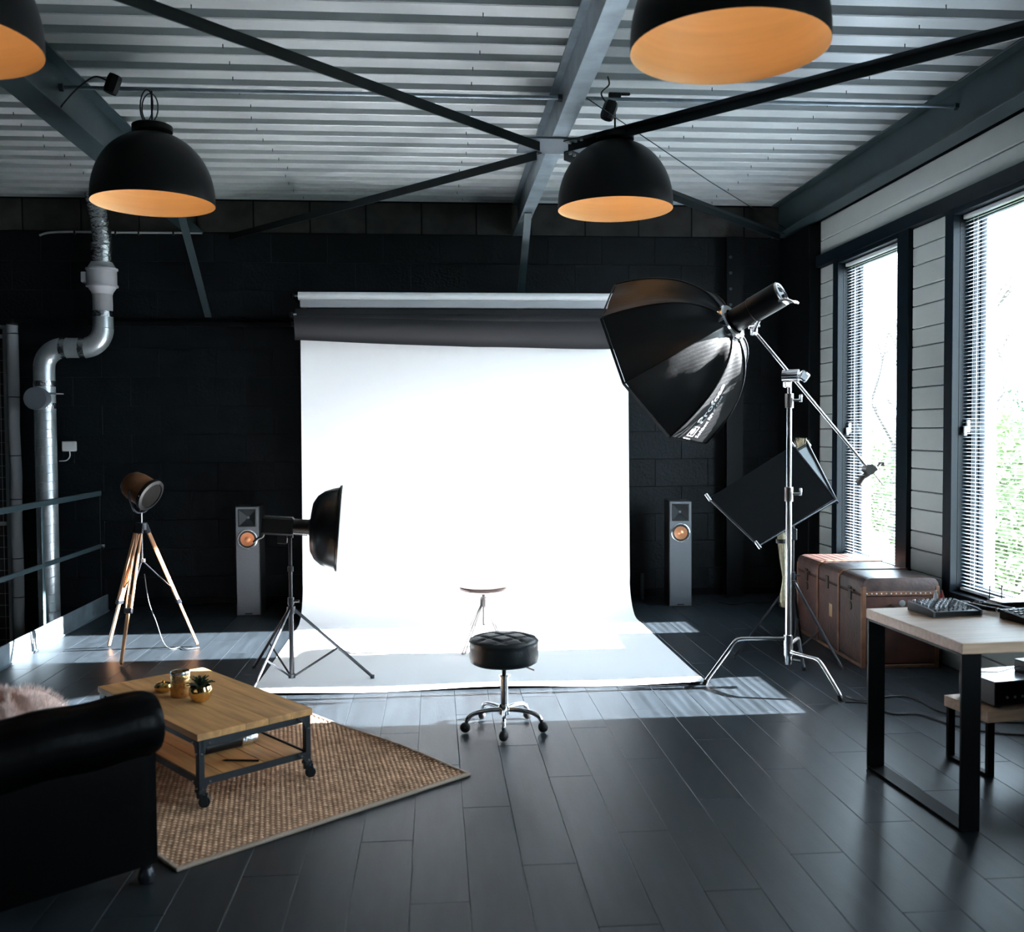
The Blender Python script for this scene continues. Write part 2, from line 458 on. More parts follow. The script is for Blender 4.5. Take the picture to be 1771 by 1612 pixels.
# ------------------------------------------------------------------ back wall of blocks
wb = MB().box((LEFT_X - 0.2, WALL_Y + 0.012, -2.0), (WALL_X + 0.3, WALL_Y + 0.2, CEIL + 0.1)).build('wall_back', M_BLACK, smooth=False)
struct(wb, 'black painted block wall at the back of the studio')
BW, BH = 0.50, 0.2565
bm_black = MB().cbox((0, -0.012, 0), (BW - 0.002, 0.02, BH - 0.002), 0.002).mesh('block', M_BLACKWALL, False)
bm_half = MB().cbox((0, -0.012, 0), (BW / 2 - 0.002, 0.02, BH - 0.002), 0.002).mesh('block', M_BLACKWALL, False)
bm_bare = MB().cbox((0, -0.004, 0), (BW - 0.008, 0.02, 0.284), 0.006).mesh('block', M_BLOCK, False)
for r in range(13):
    xx = -4.45
    if r % 2: obj('block', bm_half, wb, (xx, WALL_Y + 0.012, r * BH)); xx += BW / 2
    while xx < 3.2:
        obj('block', bm_black, wb, (xx, WALL_Y + 0.012, r * BH)); xx += BW
xx = -4.6
while xx < 3.2:
    b = obj('block', bm_bare, wb, (xx, WALL_Y + 0.012, 3.342)); b['label'] = 'bare grey block'; xx += BW
ledge = MB().cbox((-3.05, WALL_Y - 0.05, 2.50), (2.72, WALL_Y - 0.002, 2.54), 0.004).build('trim_2', M_BLACK, smooth=False)
struct(ledge, 'black horizontal steel rail on the back wall')
skirt = MB().cbox((-2.8, WALL_Y - 0.02, 0.002), (3.2, WALL_Y - 0.002, 0.07), 0.003).build('baseboard_back', M_BLACK, smooth=False)
struct(skirt, 'black baseboard of the back wall')

# black corner panel and steel column
cp = MB().cbox((WALL_X - 0.10, 8.17, 0.0), (WALL_X - 0.001, WALL_Y - 0.03, 3.30), 0.004).build('wall_corner', M_BLACK, smooth=False)
struct(cp, 'black boxed corner pier beside the window wall')
col = thing('steel_column', 'black steel column with bolt heads on back wall near the corner', 'column', (2.76, WALL_Y - 0.10, 0))
c = MB(); c.box((-0.075, -0.055, 0.001), (0.075, -0.045, 3.32)); c.box((-0.075, 0.045, 0.001), (0.075, 0.055, 3.32)); c.box((-0.005, -0.045, 0.001), (0.005, 0.045, 3.32))
c.build('column_section', M_BLACK, col, False)
for i in range(5):
    MB().cyl((-0.045, -0.055, 2.55 + i * 0.145), (-0.045, -0.068, 2.55 + i * 0.145), 0.014, n=8).build('bolt', M_BEAM, col)

# ------------------------------------------------------------------ right wall with windows and boards
wr = MB()
X0, X1 = WALL_X + 0.018, WALL_X + 0.16
ys = [FRONT_Y, WINDOWS[2][0], WINDOWS[2][1], WINDOWS[1][0], WINDOWS[1][1], WINDOWS[0][0], WINDOWS[0][1], WALL_Y + 0.17]
for i in (0, 2, 4, 6): wr.box((X0, ys[i], -0.2), (X1, ys[i + 1], CEIL + 0.1))
for a, b in WINDOWS:
    wr.box((X0, a, -0.2), (X1, b, WIN_Z0)); wr.box((X0, a, WIN_Z1), (X1, b, CEIL + 0.1))
wr = wr.build('wall_right', M_FRAME, smooth=False)
struct(wr, 'pale horizontally boarded window wall on the right')
def boards(y0, y1, zs):
    for z0, z1 in zs:
        MB().cbox((WALL_X, y0, z0), (WALL_X + 0.02, y1, z1 - 0.006), 0.005).build('board', M_SIDING, wr, False)
pitch = [0.0]
while pitch[-1] < 2.93: pitch.append(pitch[-1] + (0.155 if len(pitch) % 2 else 0.125))
rows = [(a, min(b, 2.935)) for a, b in zip(pitch, pitch[1:])]
boards(7.83, 8.17, rows); boards(6.10, 6.55, rows)
boards(2.36, 4.95, rows); boards(FRONT_Y, 1.14, rows)
lowrows = [r for r in rows if r[1] < 0.45]
boards(6.55, 7.83, lowrows); boards(4.95, 6.10, lowrows); boards(1.14, 2.36, lowrows)
boards(FRONT_Y, 8.17, [(3.035, 3.165), (3.165, 3.335)])
lint = MB().cbox((WALL_X - 0.045, FRONT_Y, 2.935), (WALL_X + 0.02, 8.17, 3.032), 0.004).build('trim_3', M_FRAME, smooth=False)
struct(lint, 'dark lintel band above the windows')

def window(n, a, b, label):
    w = bpy.data.objects.new('window_%d' % n, None); COL.objects.link(w)
    w.location = (WALL_X, (a + b) / 2, WIN_Z0); struct(w, label)
    h = (b - a) / 2; H = WIN_Z1 - WIN_Z0
    out_far = 0.10
    near_w = 0.165 if n == 1 else 0.10
    def part(nm, lo, hi, m=M_FRAME, c=0.003): return MB().cbox(lo, hi, c).build(nm, m, w, False)
    # casing on the room side
    part('casing', (-0.03, h, -0.07), (0.018, h + out_far, H + 0.036))
    part('casing', (-0.03, -h - near_w, -0.07), (0.018, -h, H + 0.036))
    part('casing', (-0.03, -h, H), (0.018, h, H + 0.036))
    part('sill', (-0.035, -h, -0.07), (0.10, h, 0.0))
    # sash inside the reveal
    part('sash', (0.075, h - 0.06, 0.0), (0.115, h, H)); part('sash', (0.075, -h, 0.0), (0.115, -h + 0.06, H))
    part('sash', (0.075, -h + 0.06, 0.0), (0.115, h - 0.06, 0.05)); part('sash', (0.075, -h + 0.06, H - 0.05), (0.115, h - 0.06, H))
    MB().box((0.093, -h + 0.058, 0.048), (0.098, h - 0.058, H - 0.048)).build('pane', M_GLASS, w, False)
    part('outside_jamb', (0.161, h - 0.06, -0.01), (0.235, h + 0.02, H + 0.02), M_JAMB)
    part('outside_jamb', (0.161, -h - 0.02, -0.01), (0.235, -h + 0.06, H + 0.02), M_JAMB)
    part('outside_sill', (0.161, -h - 0.02, -0.05), (0.34, h + 0.02, -0.012), M_JAMB)
    hd = MB(); hd.cbox((0.055, h - 0.045, 1.02), (0.075, h - 0.02, 1.10), 0.004); hd.cbox((0.035, h - 0.04, 1.0), (0.056, h - 0.025, 1.06), 0.004)
    hd.build('window_handle', M_WHITEPL, w, False)
    # venetian blind hanging in the reveal
    bl = thing('venetian_blind', ['white venetian blind with open slats in the narrow-looking window behind the trunk',
                                  'white venetian blind with open slats in the window above the desk',
                                  'white venetian blind in the added, unseen window nearest the front wall'][n - 1], 'blind', (WALL_X + 0.045, (a + b) / 2, WIN_Z0), 0, 'venetian blinds on the window wall')
    bh = h - 0.012
    MB().cbox((-0.016, -bh, H - 0.03), (0.014, bh, H - 0.004), 0.003).build('headrail', M_SLAT, bl, False)
    MB().cbox((-0.013, -bh, 0.012), (0.013, bh, 0.03), 0.003).build('bottom_rail', M_SLAT, bl, False)
    sl = MB()
    prof = [(-0.0095, -0.0014), (-0.0048, 0.0002), (0, 0.0009), (0.0048, 0.001), (0.0095, 0.0005)]
    sl.v = [(px, -bh, pz) for px, pz in prof] + [(px, bh, pz) for px, pz in prof]
    sl.f = [(i, i + 1, i + 6, i + 5) for i in range(4)]
    sme = sl.mesh('slat', M_SLATTHIN)
    z = 0.05
    while z < H - 0.04:
        obj('slat', sme, bl, (0, 0, z)); z += 0.0235
    for yy in (-bh + 0.12, bh - 0.12):
        for xx in (-0.0135, 0.0135):
            MB().cyl((xx, yy, 0.02), (xx, yy, H - 0.02), 0.0009, n=5).build('ladder_cord', M_CORD, bl)
    return w
window(1, *WINDOWS[0], 'tall dark-framed window behind the leather trunk')
window(2, *WINDOWS[1], 'tall dark-framed window above the desk')
window(3, *WINDOWS[2], 'tall dark-framed window nearest the front wall, added out of view to brighten the foreground')

# ------------------------------------------------------------------ left and front walls, ceiling deck
wl = MB().box((LEFT_X - 0.2, FRONT_Y, -2.0), (LEFT_X, WALL_Y + 0.17, CEIL + 0.1)).build('wall_left', M_DARKROOM, smooth=False)
struct(wl, 'dark left wall beyond the stairwell')
wf = MB().box((LEFT_X - 0.2, FRONT_Y - 0.2, -2.0), (WALL_X + 0.3, FRONT_Y, CEIL + 0.1)).build('wall_front', M_DARKROOM, smooth=False)
struct(wf, 'dark wall behind the camera')
ceil = MB().box((LEFT_X - 0.2, FRONT_Y - 0.2, CEIL + 0.09), (WALL_X + 0.3, WALL_Y + 0.2, CEIL + 0.2)).build('ceiling', M_DARKROOM, smooth=False)
struct(ceil, 'corrugated steel roof deck ceiling with ribs running across the room')
RIB = 0.241
def deck_panel(nr):
    prof = [(0, 0)]
    for k in range(nr):
        o = k * RIB
        prof += [(o + 0.012, 0.004), (o + 0.018, 0), (o + 0.140, 0), (o + 0.152, 0.072), (o + 0.227, 0.072), (o + RIB, 0)]
    mb = MB(); xa, xb = LEFT_X, WALL_X + 0.02
    mb.v = [(xa, y, z) for y, z in prof] + [(xb, y, z) for y, z in prof]
    n = len(prof)
    mb.f = [(i, i + n, i + n + 1, i + 1) for i in range(n - 1)]
    return mb.mesh('deck_panel', M_DECK, False)
dp = deck_panel(4)
yy = WALL_Y - 0.02 - 4 * RIB
deck_y = []
while yy > FRONT_Y - 0.9:
    if yy > FRONT_Y - 0.05: obj('deck_panel', dp, ceil, (0, yy, CEIL)); deck_y.append(yy)
    yy -= 4 * RIB
# drooping self-tapping screws below the ribs
scr = MB().cyl((0, 0, 0.003), (0, 0, -0.022), 0.003, 0.002, 5).mesh('screw', M_MATTEBLK)
for y0 in deck_y:
    if y0 < 3.0: continue
    for k in range(4):
        for xs in (-2.75, -1.15, 0.22, 1.75, 2.55):
            obj('screw', scr, ceil, (xs + random.uniform(-.05, .05), y0 + k * RIB + 0.10, CEIL))

# ------------------------------------------------------------------ roof steel
BZ0 = 3.33
def ibeam(xc, label, m, w=0.15, web=0.010):
    t = thing('roof_beam', label, 'beam', (xc, 0, BZ0), 0, 'steel roof beams')
    y0, y1 = FRONT_Y + 0.01, WALL_Y - 0.03
    h = CEIL - BZ0 - 0.002
    MB().box((-web / 2, y0, 0.012), (web / 2, y1, h - 0.012)).build('web', m, t, False)
    MB().cbox((-w / 2, y0, 0), (w / 2, y1, 0.012), 0.002).build('flange', m, t, False)
    MB().cbox((-w / 2, y0, h - 0.012), (w / 2, y1, h), 0.002).build('flange', m, t, False)
    return t
ibeam(-2.12, 'blue-grey steel roof beam running above the left pendant lamps', M_BEAM, 0.17)
bmid = ibeam(0.775, 'pale galvanised steel roof beam over the middle of the room', M_GALV, 0.10)
ibeam(3.215, 'blue-grey steel eave beam above the windows', M_BEAM, 0.15)
# knee braces from beam to back wall
for xc, lab in ((-2.0, 'grey flat knee brace from the left roof beam down to the back wall'), (0.775, 'grey flat knee brace from the middle roof beam down to the back wall')):
    kb = MB(); a, b = V(xc, 7.95, BZ0 - 0.005), V(xc, WALL_Y - 0.055, 2.58)
    d = (b - a).normalized(); Mx = frame(a, b - a, (1, 0, 0))
    kb.box((-0.03, -0.006, 0), (0.03, 0.006, (b - a).length), Mx)
    tag(kb.build('knee_brace', M_BEAM, smooth=False), lab, 'brace', 'knee braces at the back wall')
# cross bracing
xb = thing('cross_brace', 'black steel cross bracing bolted to a plate under the middle beam', 'brace', (0.745, 6.08, BZ0 - 0.013))
MB().cbox((-0.21, -0.16, 0), (0.21, 0.16, 0.012), 0.002).build('gusset_plate', M_PLATE, xb, False)
ends = [(-2.05, 3.20), (-1.80, 8.86), (3.15, 3.55), (3.12, 8.62)]
for ex, ey in ends:
    e = V(ex - 0.745, ey - 6.08, 0); d = e.normalized(); s0 = d * 0.13
    Mx = frame(s0 + V(0, 0, -0.002), d, (0, 0, 1))     # local x up, z along
    ang = MB()
    L_ = (e - s0).length
    ang.box((-0.055, -0.004, 0), (0.0, 0.004, L_), Mx)
    ang.box((-0.006, -0.004, 0), (0.0, 0.05, L_), Mx)
    arm = ang.build('brace_arm', M_BRACE, xb, False)
    for q in (0.03, 0.075, 0.12):
        pz = Mx @ V(-0.006, 0.025, q)
        MB().cyl(pz, pz + V(0, 0, -0.012), 0.010, n=6).build('bolt', M_BOLT, arm)
# tie rods between beam webs
for xa, xe, lab in ((LEFT_X + 0.02, -2.13, 'thin steel tie rod left of the left roof beam'),
                    (-2.11, 0.768, 'thin steel tie rod between the left and middle roof beams'),
                    (0.782, 3.205, 'thin steel tie rod between the middle beam and the eave beam')):
    t = thing('tie_rod', lab, 'rod', ((xa + xe) / 2, 5.78, 3.515), 0, 'tie rods between roof beams')
    hl = (xe - xa) / 2
    MB().cyl((-hl, 0, 0), (hl, 0, 0), 0.012, n=10).build('rod', M_GALV, t)
    for s in (-1, 1):
        MB().cyl((s * hl, 0, 0), (s * (hl - 0.025), 0, 0), 0.024, n=6).build('nut', M_BEAM, t)
# thin guy wire
a, b = V(0.83, 5.30, 3.36), V(3.13, 8.50, 3.34)
tag(MB().tube([a, (a + b) / 2 + V(0, 0, -0.02), b], 0.0035, 5).build('guy_wire', M_CHROME), 'thin bright steel wire running from the middle beam to the right corner', 'wire')

# ------------------------------------------------------------------ backdrop
BX0, BX1 = -1.09, 1.63
bd = thing('paper_backdrop', 'white seamless paper backdrop sweeping down from its roll onto the floor', 'backdrop', (0.27, 8.12, 0))
hw = (BX1 - BX0) / 2
prof = [(0.0, 2.44), (0.0, 1.8), (-0.005, 1.2), (-0.012, 0.6)]
R_ = 0.30
for k in range(0, 13):
    a_ = math.pi / 2 * k / 12
    prof.append((-0.02 - R_ + R_ * math.cos(a_), 0.004 + R_ - R_ * math.sin(a_)))
for q in (0.9, 1.2, 1.5, 1.8, 2.0, 2.15, 2.28, 2.36): prof.append((-q, 0.004))
nx = 40
pb = MB()
for i, (py, pz) in enumerate(prof):
    for j in range(nx + 1):
        u = j / nx; xx = -hw + 2 * hw * u
        fr = max(0, (-py - 2.0) / 0.36)
        yo = 0; zo = 0.0
        if fr > 0:
            yo = -0.012 * math.sin(u * 9) * fr; zo = fr * 0.006 * (1 + math.sin(u * 13 + 1))
        ed = 0.02 * max(0, 1 - abs(xx + hw) / 0.12) + 0.02 * max(0, 1 - abs(xx - hw) / 0.12) if pz > 0.3 else 0
        pb.v.append((xx * (1 + 0.006 * (1 - pz / 2.5)), py + yo - ed * 0.5, pz + zo))
n1 = nx + 1
pb.f = [(i * n1 + j, i * n1 + j + 1, (i + 1) * n1 + j + 1, (i + 1) * n1 + j) for i in range(len(prof) - 1) for j in range(nx)]
pb.build('paper_sheet', M_PAPER, bd, angle=80)
MB().cyl((-hw - 0.03, 0.052, 2.44), (hw + 0.03, 0.052, 2.44), 0.05, n=24).build('paper_roll', M_PAPER, bd)

dk = thing('charcoal_paper_roll', 'charcoal grey paper roll partly unrolled in front of the white backdrop', 'paper roll', (0.27, 8.0, 2.4))
dkm = MB()
ND = 48; NP = 14
def dkf(u, v):
    xx = -hw - 0.03 + (2 * hw + 0.06) * u
    bot = -0.105 - 0.062 * min(1, u * 1.9) - 0.012 * math.sin(u * 9.0) * u
    top = 0.155
    zz = top + (bot - top) * v
    yy = -0.07 * math.sin(min(1, v * 1.15) * math.pi * 0.9) + 0.05 - 0.03 * v
    return (xx, yy - 0.01 * v * math.sin(u * 7), zz)
dkm.grid(dkf, ND, NP).build('paper_sheet', M_GREYPAPER, dk, angle=80)
MB().cyl((-hw - 0.035, 0.035, 0.06), (hw + 0.035, 0.035, 0.06), 0.055, n=24).build('core_roll', M_GREYPAPER, dk)
wt = thing('spare_paper_roll', 'spare white paper roll on the top hooks above the charcoal roll', 'paper roll', (0.27, 8.08, 2.63))
MB().cyl((-hw - 0.01, 0, 0.03), (hw + 0.01, 0, 0.03), 0.034, n=24).build('roll_core', M_PAPER, wt)
MB().cbox((-hw + 0.005, -0.028, -0.065), (hw - 0.005, -0.012, 0.0), 0.006).build('crossbar', M_FAN, wt, False)
for s, lab in ((-1, 'black wall bracket with hooks at the left end of the paper rolls'), (1, 'black wall bracket with hooks at the right end of the paper rolls')):
    br = thing('roll_bracket', lab, 'bracket', (0.27 + s * (hw + 0.06), WALL_Y - 0.003, 2.5), 0, 'paper roll brackets')
    MB().cbox((-0.03, -0.045, -0.2), (0.03, -0.0, 0.26), 0.004).build('wall_plate', M_BLACK, br, False)
    for z, L_ in ((-0.06, 0.83), (0.0, 0.96), (0.16, 0.88)):
        MB().cbox((-0.012, -L_, z - 0.02), (0.012, -0.04, z + 0.02), 0.003).build('hook_arm', M_BLACK, br, False)
        MB().cyl((-s * 0.045, -L_ + 0.03, z), (0.02, -L_ + 0.03, z), 0.008, n=8).build('pin', M_BOLT, br)

# ------------------------------------------------------------------ pendant lamps
def pendant():
    t = thing('pendant_lamp', 'x', 'pendant lamp', (0, 0, 0), 0, 'black dome pendant lamps')
    R = 0.342
    prof_o = []; prof_i = []
    for k in range(0, 19):
        a_ = math.radians(4 + k * 4.7)
        if a_ > math.radians(80): break
        prof_o.append((R * math.cos(a_) ** 0.92 * 1.0, 0.03 + 0.375 * math.sin(a_)))
    prof_o = [(R - 0.001, 0.0), (R, 0.012)] + prof_o
    top = prof_o[-1]
    prof_o += [(0.098, top[1] + 0.012), (0.112, top[1] + 0.014), (0.112, top[1] + 0.045), (0.10, top[1] + 0.052), (0.0, top[1] + 0.054)]
    MB().lathe(prof_o, 56, None, False).build('shade', M_LAMP, t, angle=40)
    prof_i = [(r - 0.004, z - 0.002) for r, z in prof_o[1:len(prof_o) - 5]]
    prof_i = [(R - 0.001, 0.0)] + prof_i + [(0.0, prof_i[-1][1])]
    mb = MB().lathe(prof_i, 56, None, False); mb.f = [tuple(reversed(f)) for f in mb.f]
    mb.build('reflector', M_GOLDIN, t, angle=60)['label'] = 'matt gold inside of the shade'
    zt = top[1]
    MB().cyl((0, 0, zt - 0.05), (0, 0, zt - 0.002), 0.022, n=12).build('lamp_holder', M_LAMP, t)
    bp = [(0.004, -0.13), (0.02, -0.126), (0.03, -0.11), (0.031, -0.095), (0.022, -0.07), (0.014, -0.05)]
    MB().lathe(bp, 20, Matrix.Translation((0, 0, zt)), True).build('bulb', M_BULB, t)
    MB().cyl((0, 0, zt + 0.05), (0, 0, zt + 0.075), 0.018, 0.012, 10).build('cable_grip', M_LAMP, t)
    MB().tube([(0, 0, zt + 0.07), (0.0, 0, zt + 0.12), (0.0, 0, 0.655)], 0.006, 6).build('cable', M_CABLE, t)
    return t
L0 = pendant()
LZ = 2.862
spots = [((-1.60, 5.78, LZ), 'black dome pendant lamp with gold inside, above the tripod spotlight'),
         ((1.085, 5.78, LZ), 'black dome pendant lamp with gold inside, beside the middle roof beam'),
         ((1.03, 3.35, LZ), 'largest black dome pendant lamp with gold inside, cut by the top edge of the photo'),
         ((-1.675, 3.47, LZ), 'black dome pendant lamp with gold inside, cut off in the upper left corner')]
L0.location = spots[0][0]; L0['label'] = spots[0][1]
for loc, lab in spots[1:]: dup(L0, loc, 0, lab)
t = thing('tie_rod', 'thin steel rod carrying the two front pendant lamps', 'rod', (0.0, 3.41, LZ + 0.665), 0, 'tie rods between roof beams')
MB().cyl((-2.11, 0.06, 0), (0.768, 0.06, 0), 0.012, n=10).build('rod', M_GALV, t); MB().cyl((0.782, -0.06, 0), (3.2, -0.06, 0), 0.012, n=10).build('rod', M_GALV, t)
# coiled cable and junction boxes near the lamps
def ring(c, rx, rz, tilt=0.0, n=20):
    return [(c[0] + rx * math.cos(2 * math.pi * k / n) , c[1] + tilt * math.sin(2 * math.pi * k / n), c[2] + rz * math.sin(2 * math.pi * k / n)) for k in range(n)]
cc = thing('cable_coil', 'loops of spare black cable hanging above the left pendant lamp', 'cable', (-1.615, 5.765, 3.40))
MB().tube(ring((0.012, -0.012, 0), 0.045, 0.085, 0.01), 0.004, 6, True).build('loop', M_CABLE, cc)
MB().tube(ring((-0.005, -0.02, 0.01), 0.035, 0.095, 0.015), 0.004, 6, True).build('loop', M_CABLE, cc)
for loc, lab, pts in (((-1.79, 5.70, 3.51), 'black lamp transformer box on the tie rod above the left lamp', [(-0.03, 0, 0.02), (-0.10, 0, 0.04), (-0.20, 0.02, -0.02), (-0.28, 0.03, -0.10), (-0.30, 0.04, -0.12)]),
                      ((1.035, 5.70, 3.42), 'black lamp transformer hanging by the cable of the middle lamp', [(-0.02, 0, 0.05), (-0.045, 0, 0.10), (0.0, 0.0, 0.15), (-0.005, 0.01, 0.20)])):
    jb = thing('lamp_transformer', lab, 'box', loc, 0, 'lamp transformers')
    pr = [(0.001, -0.055), (0.036, -0.052), (0.042, -0.03), (0.042, 0.03), (0.036, 0.052), (0.001, 0.055)]
    MB().lathe(pr, 8, Matrix.Rotation(0.35, 4, 'Y')).build('housing', M_MATTEBLK, jb)
    MB().tube(smoothpath(pts), 0.005, 6).build('lead', M_CABLE, jb)
cl = thing('cable_clamp', 'black clamp holding the middle pendant cable to the tie rod', 'clamp', (1.09, 5.775, 3.53))
MB().cbox((-0.045, -0.015, -0.01), (0.03, 0.015, 0.02), 0.004).build('jaw', M_MATTEBLK, cl, False)
MB().cbox((0.01, -0.008, 0.005), (0.085, 0.008, 0.022), 0.004).build('lever', M_MATTEBLK, cl, False)

# ------------------------------------------------------------------ octagonal softbox on a chrome boom stand
def camvec(x, y, z): return CR * x - CU * y + CF * z
ringc = on_y(1262, 560, 5.62)
e1 = camvec(-.5, -.875, 0.0).normalized()
ax = camvec(-.723, .413, .569).normalized()          # the way the softbox faces
e1 = (e1 - ax * e1.dot(ax)).normalized()
e2 = ax.cross(e1)
if e2.dot(camvec(-.49, .28, -.826)) < 0: e2 = -e2
SR, SD, S0, SB_TH = 0.565, 0.50, 0.098, 62
sb = thing('octagonal_softbox', 'large black octagonal softbox seen from behind, lettered in white, on the boom arm', 'softbox', ringc)
def rib(k, v):
    a_ = math.radians(45 * k); th = v * math.radians(SB_TH)
    r = S0 + (SR - S0) * math.sin(th) / math.sin(math.radians(SB_TH))
    z = SD * (1 - math.cos(th)) / (1 - math.cos(math.radians(SB_TH)))
    return (e1 * math.cos(a_) + e2 * math.sin(a_)) * r + ax * z
def cloth(k, a, v, lift=0.0):
    p = rib(k, v).lerp(rib(k + 1, v), a)
    sag = 0.045 * math.sin(math.pi * a) * math.sin(math.pi * min(1, v * 0.9 + 0.05)) + 0.006 * math.sin(a * 11 + k * 2) * math.sin(v * 8 + k)
    c_ = p - ax * p.dot(ax); n_ = (c_.normalized() * 0.8 - ax * 0.5).normalized()
    return p - n_ * (sag - lift)
for k in range(8):
    pn = MB().grid(lambda u, v: cloth(k, u, v), 10, 18).build('fabric_panel', M_SOFTBOX, sb, angle=80)
    MB().tube([rib(k, j / 14) * 1.004 for j in range(15)], 0.0055, 6).build('rib_seam', M_MATTEBLK, sb)
    lip = MB().grid(lambda u, v: rib(k, 1).lerp(rib(k + 1, 1), u) * (1 + 0.004) + ax * (0.018 * v), 2, 2).build('front_lip', M_SOFTBOX, sb)
MB().add([rib(k, 1) * 0.985 + ax * 0.012 for k in range(8)], [tuple(range(8))]).build('front_diffuser', M_DIFF, sb, False)
# lettering on the lower panel, rotated along the panel
def print_text(body, size, v0, a0, parent, k=3, length=0.80, width=0.40):
    cu = bpy.data.curves.new('lettering', 'FONT'); cu.body = body; cu.size = size; cu.resolution_u = 3
    tmp = bpy.data.objects.new('lettering', cu); COL.objects.link(tmp)
    bpy.context.view_layer.update()
    me = bpy.data.meshes.new_from_object(tmp.evaluated_get(bpy.context.evaluated_depsgraph_get()))
    bpy.data.objects.remove(tmp); bpy.data.curves.remove(cu)
    for v in me.vertices:
        tx, ty = v.co.x, v.co.y
        v.co = cloth(k, a0 - ty / width, v0 - tx / length, 0.004)
    me.materials.clear(); me.materials.append(M_PRINT)
    return obj('lettering', me, parent)
def bold(body, size, v0, a0, k=3):
    o = print_text(body, size, v0, a0, sb, k); o['label'] = 'white printed lettering'
    for q in (0.003, -0.003): print_text(body, size, v0 + q, a0 + q, sb, k)
bold('Profoto', 0.088, 0.865, 0.52)
print_text("Softbox RFi 4' Octa", 0.036, 0.975, 0.655, sb)
lg = MB()
def lgp(tx, ty, l=0.004): return cloth(3, 0.52 - ty / 0.40, 0.975 - tx / 0.80, l)
sq = [(0.0, -0.012), (0.068, -0.012), (0.068, 0.056), (0.0, 0.056)]; si = [(0.006, -0.006), (0.062, -0.006), (0.062, 0.05), (0.006, 0.05)]
lg.add([lgp(*p) for p in sq] + [lgp(*p) for p in si], [(i, (i + 1) % 4, (i + 1) % 4 + 4, i + 4) for i in range(4)])
el = [(0.034 + 0.022 * math.cos(t_ * math.pi / 6), 0.022 + 0.017 * math.sin(t_ * math.pi / 6)) for t_ in range(12)]
lg.add([lgp(*p) for p in el], [tuple(range(12))])
lg.build('logo_mark', M_PRINT, sb, False)
# speed ring
MB().lathe([(0.078, -0.03), (0.106, -0.03), (0.114, -0.02), (0.114, 0.016), (0.078, 0.016)], 32, frame((0, 0, 0), ax, e1), False).build('speed_ring', M_CHROME, sb)
for k in range(8):
    a_ = math.radians(45 * k); d_ = e1 * math.cos(a_) + e2 * math.sin(a_)
    MB().cyl(d_ * 0.108, d_ * 0.128, 0.010, n=8).build('rod_socket', M_CHROME, sb)

fh = thing('flash_head', 'black cylindrical studio flash head with bright control panel behind the softbox', 'flash head', ringc - ax * 0.035)
MB().lathe([(0.066, 0.0), (0.070, 0.006), (0.070, 0.12), (0.075, 0.125), (0.075, 0.30), (0.072, 0.306)], 32, frame((0, 0, 0), -ax, (0, 0, 1))).build('housing', M_MATTEBLK, fh)
Mb = frame(-ax * 0.307, -ax, (0, 0, 1))
MB().lathe([(0.058, 0), (0.072, 0.002), (0.074, 0.008), (0.066, 0.013), (0.058, 0.010)], 32, Mb, False).build('back_ring', M_SILVER, fh)
MB().lathe([(0.001, 0.006), (0.056, 0.004), (0.058, 0.0)], 32, Mb, False).build('control_panel', M_WHITEPL, fh)
MB().cbox((0.010, -0.025, 0.005), (0.040, 0.015, 0.010), 0.002, Mb).build('display', M_MATTEBLK, fh, False)
MB().cyl(Mb @ V(-0.022, 0.0, 0.004), Mb @ V(-0.022, 0.0, 0.020), 0.014, n=14).build('dial', M_MATTEBLK, fh)
hp = [Mb @ V(*p) for p in ((-0.045, 0.055, -0.01), (-0.06, 0.05, 0.03), (-0.085, 0.035, 0.055), (-0.088, 0, 0.062), (-0.085, -0.035, 0.055), (-0.06, -0.05, 0.03), (-0.045, -0.055, -0.01))]
MB().tube(smoothpath(hp, 4), 0.008, 8).build('handle', M_SILVER, fh)
MB().cbox((0.030, -0.02, -0.20), (0.034, 0.02, -0.10), 0.001, frame((0, 0, 0), ax, (0, 1, 0))).build('side_mark', M_GREYCAP, fh, False)

# stand
CP = V(2.115, 5.67, 0)
cs = thing('boom_stand', 'chrome boom stand with bent turtle legs carrying the octagonal softbox', 'light stand', CP)
jz = 1.87
for az, zz, rr in ((172, 0.285, 0.50), (-64, 0.205, 0.40), (56, 0.245, 0.42)):
    d_ = V(math.cos(math.radians(az)), math.sin(math.radians(az)), 0)
    P = [d_ * 0.02 + V(0, 0, zz), d_ * 0.14 + V(0, 0, zz), d_ * (rr * 0.55) + V(0, 0, zz - 0.003), d_ * (rr * 0.63) + V(0, 0, zz - 0.02), d_ * (rr * 0.72) + V(0, 0, zz * 0.72), d_ * (rr * 0.95) + V(0, 0, 0.045), d_ * rr + V(0, 0, 0.013)]
    lg_ = MB().tube(smoothpath(P, 5), 0.0125, 10).build('leg', M_CHROME, cs)
    MB().cyl(P[-1] + V(0, 0, -0.0125), P[-1] + d_ * -0.012 + V(0, 0, 0.016), 0.016, n=10).build('rubber_foot', M_RUBBER, lg_)
    MB().cyl((0, 0, zz - 0.022), (0, 0, zz + 0.022), 0.027, n=16).build('leg_sleeve', M_CHROME, cs)
MB().cyl((0, 0, 0.13), (0, 0, 0.185), 0.02, 0.024, 14).build('pole_foot', M_CHROME, cs)
MB().cyl((0, 0, 0.15), (0, 0, 1.16), 0.0175, n=16).build('lower_tube', M_CHROME, cs)
MB().cyl((0, 0, 1.16), (0, 0, 1.73), 0.0155, n=16).build('middle_tube', M_CHROME, cs)
MB().cyl((0, 0, 1.73), (0, 0, 1.84), 0.0125, n=16).build('upper_tube', M_CHROME, cs)
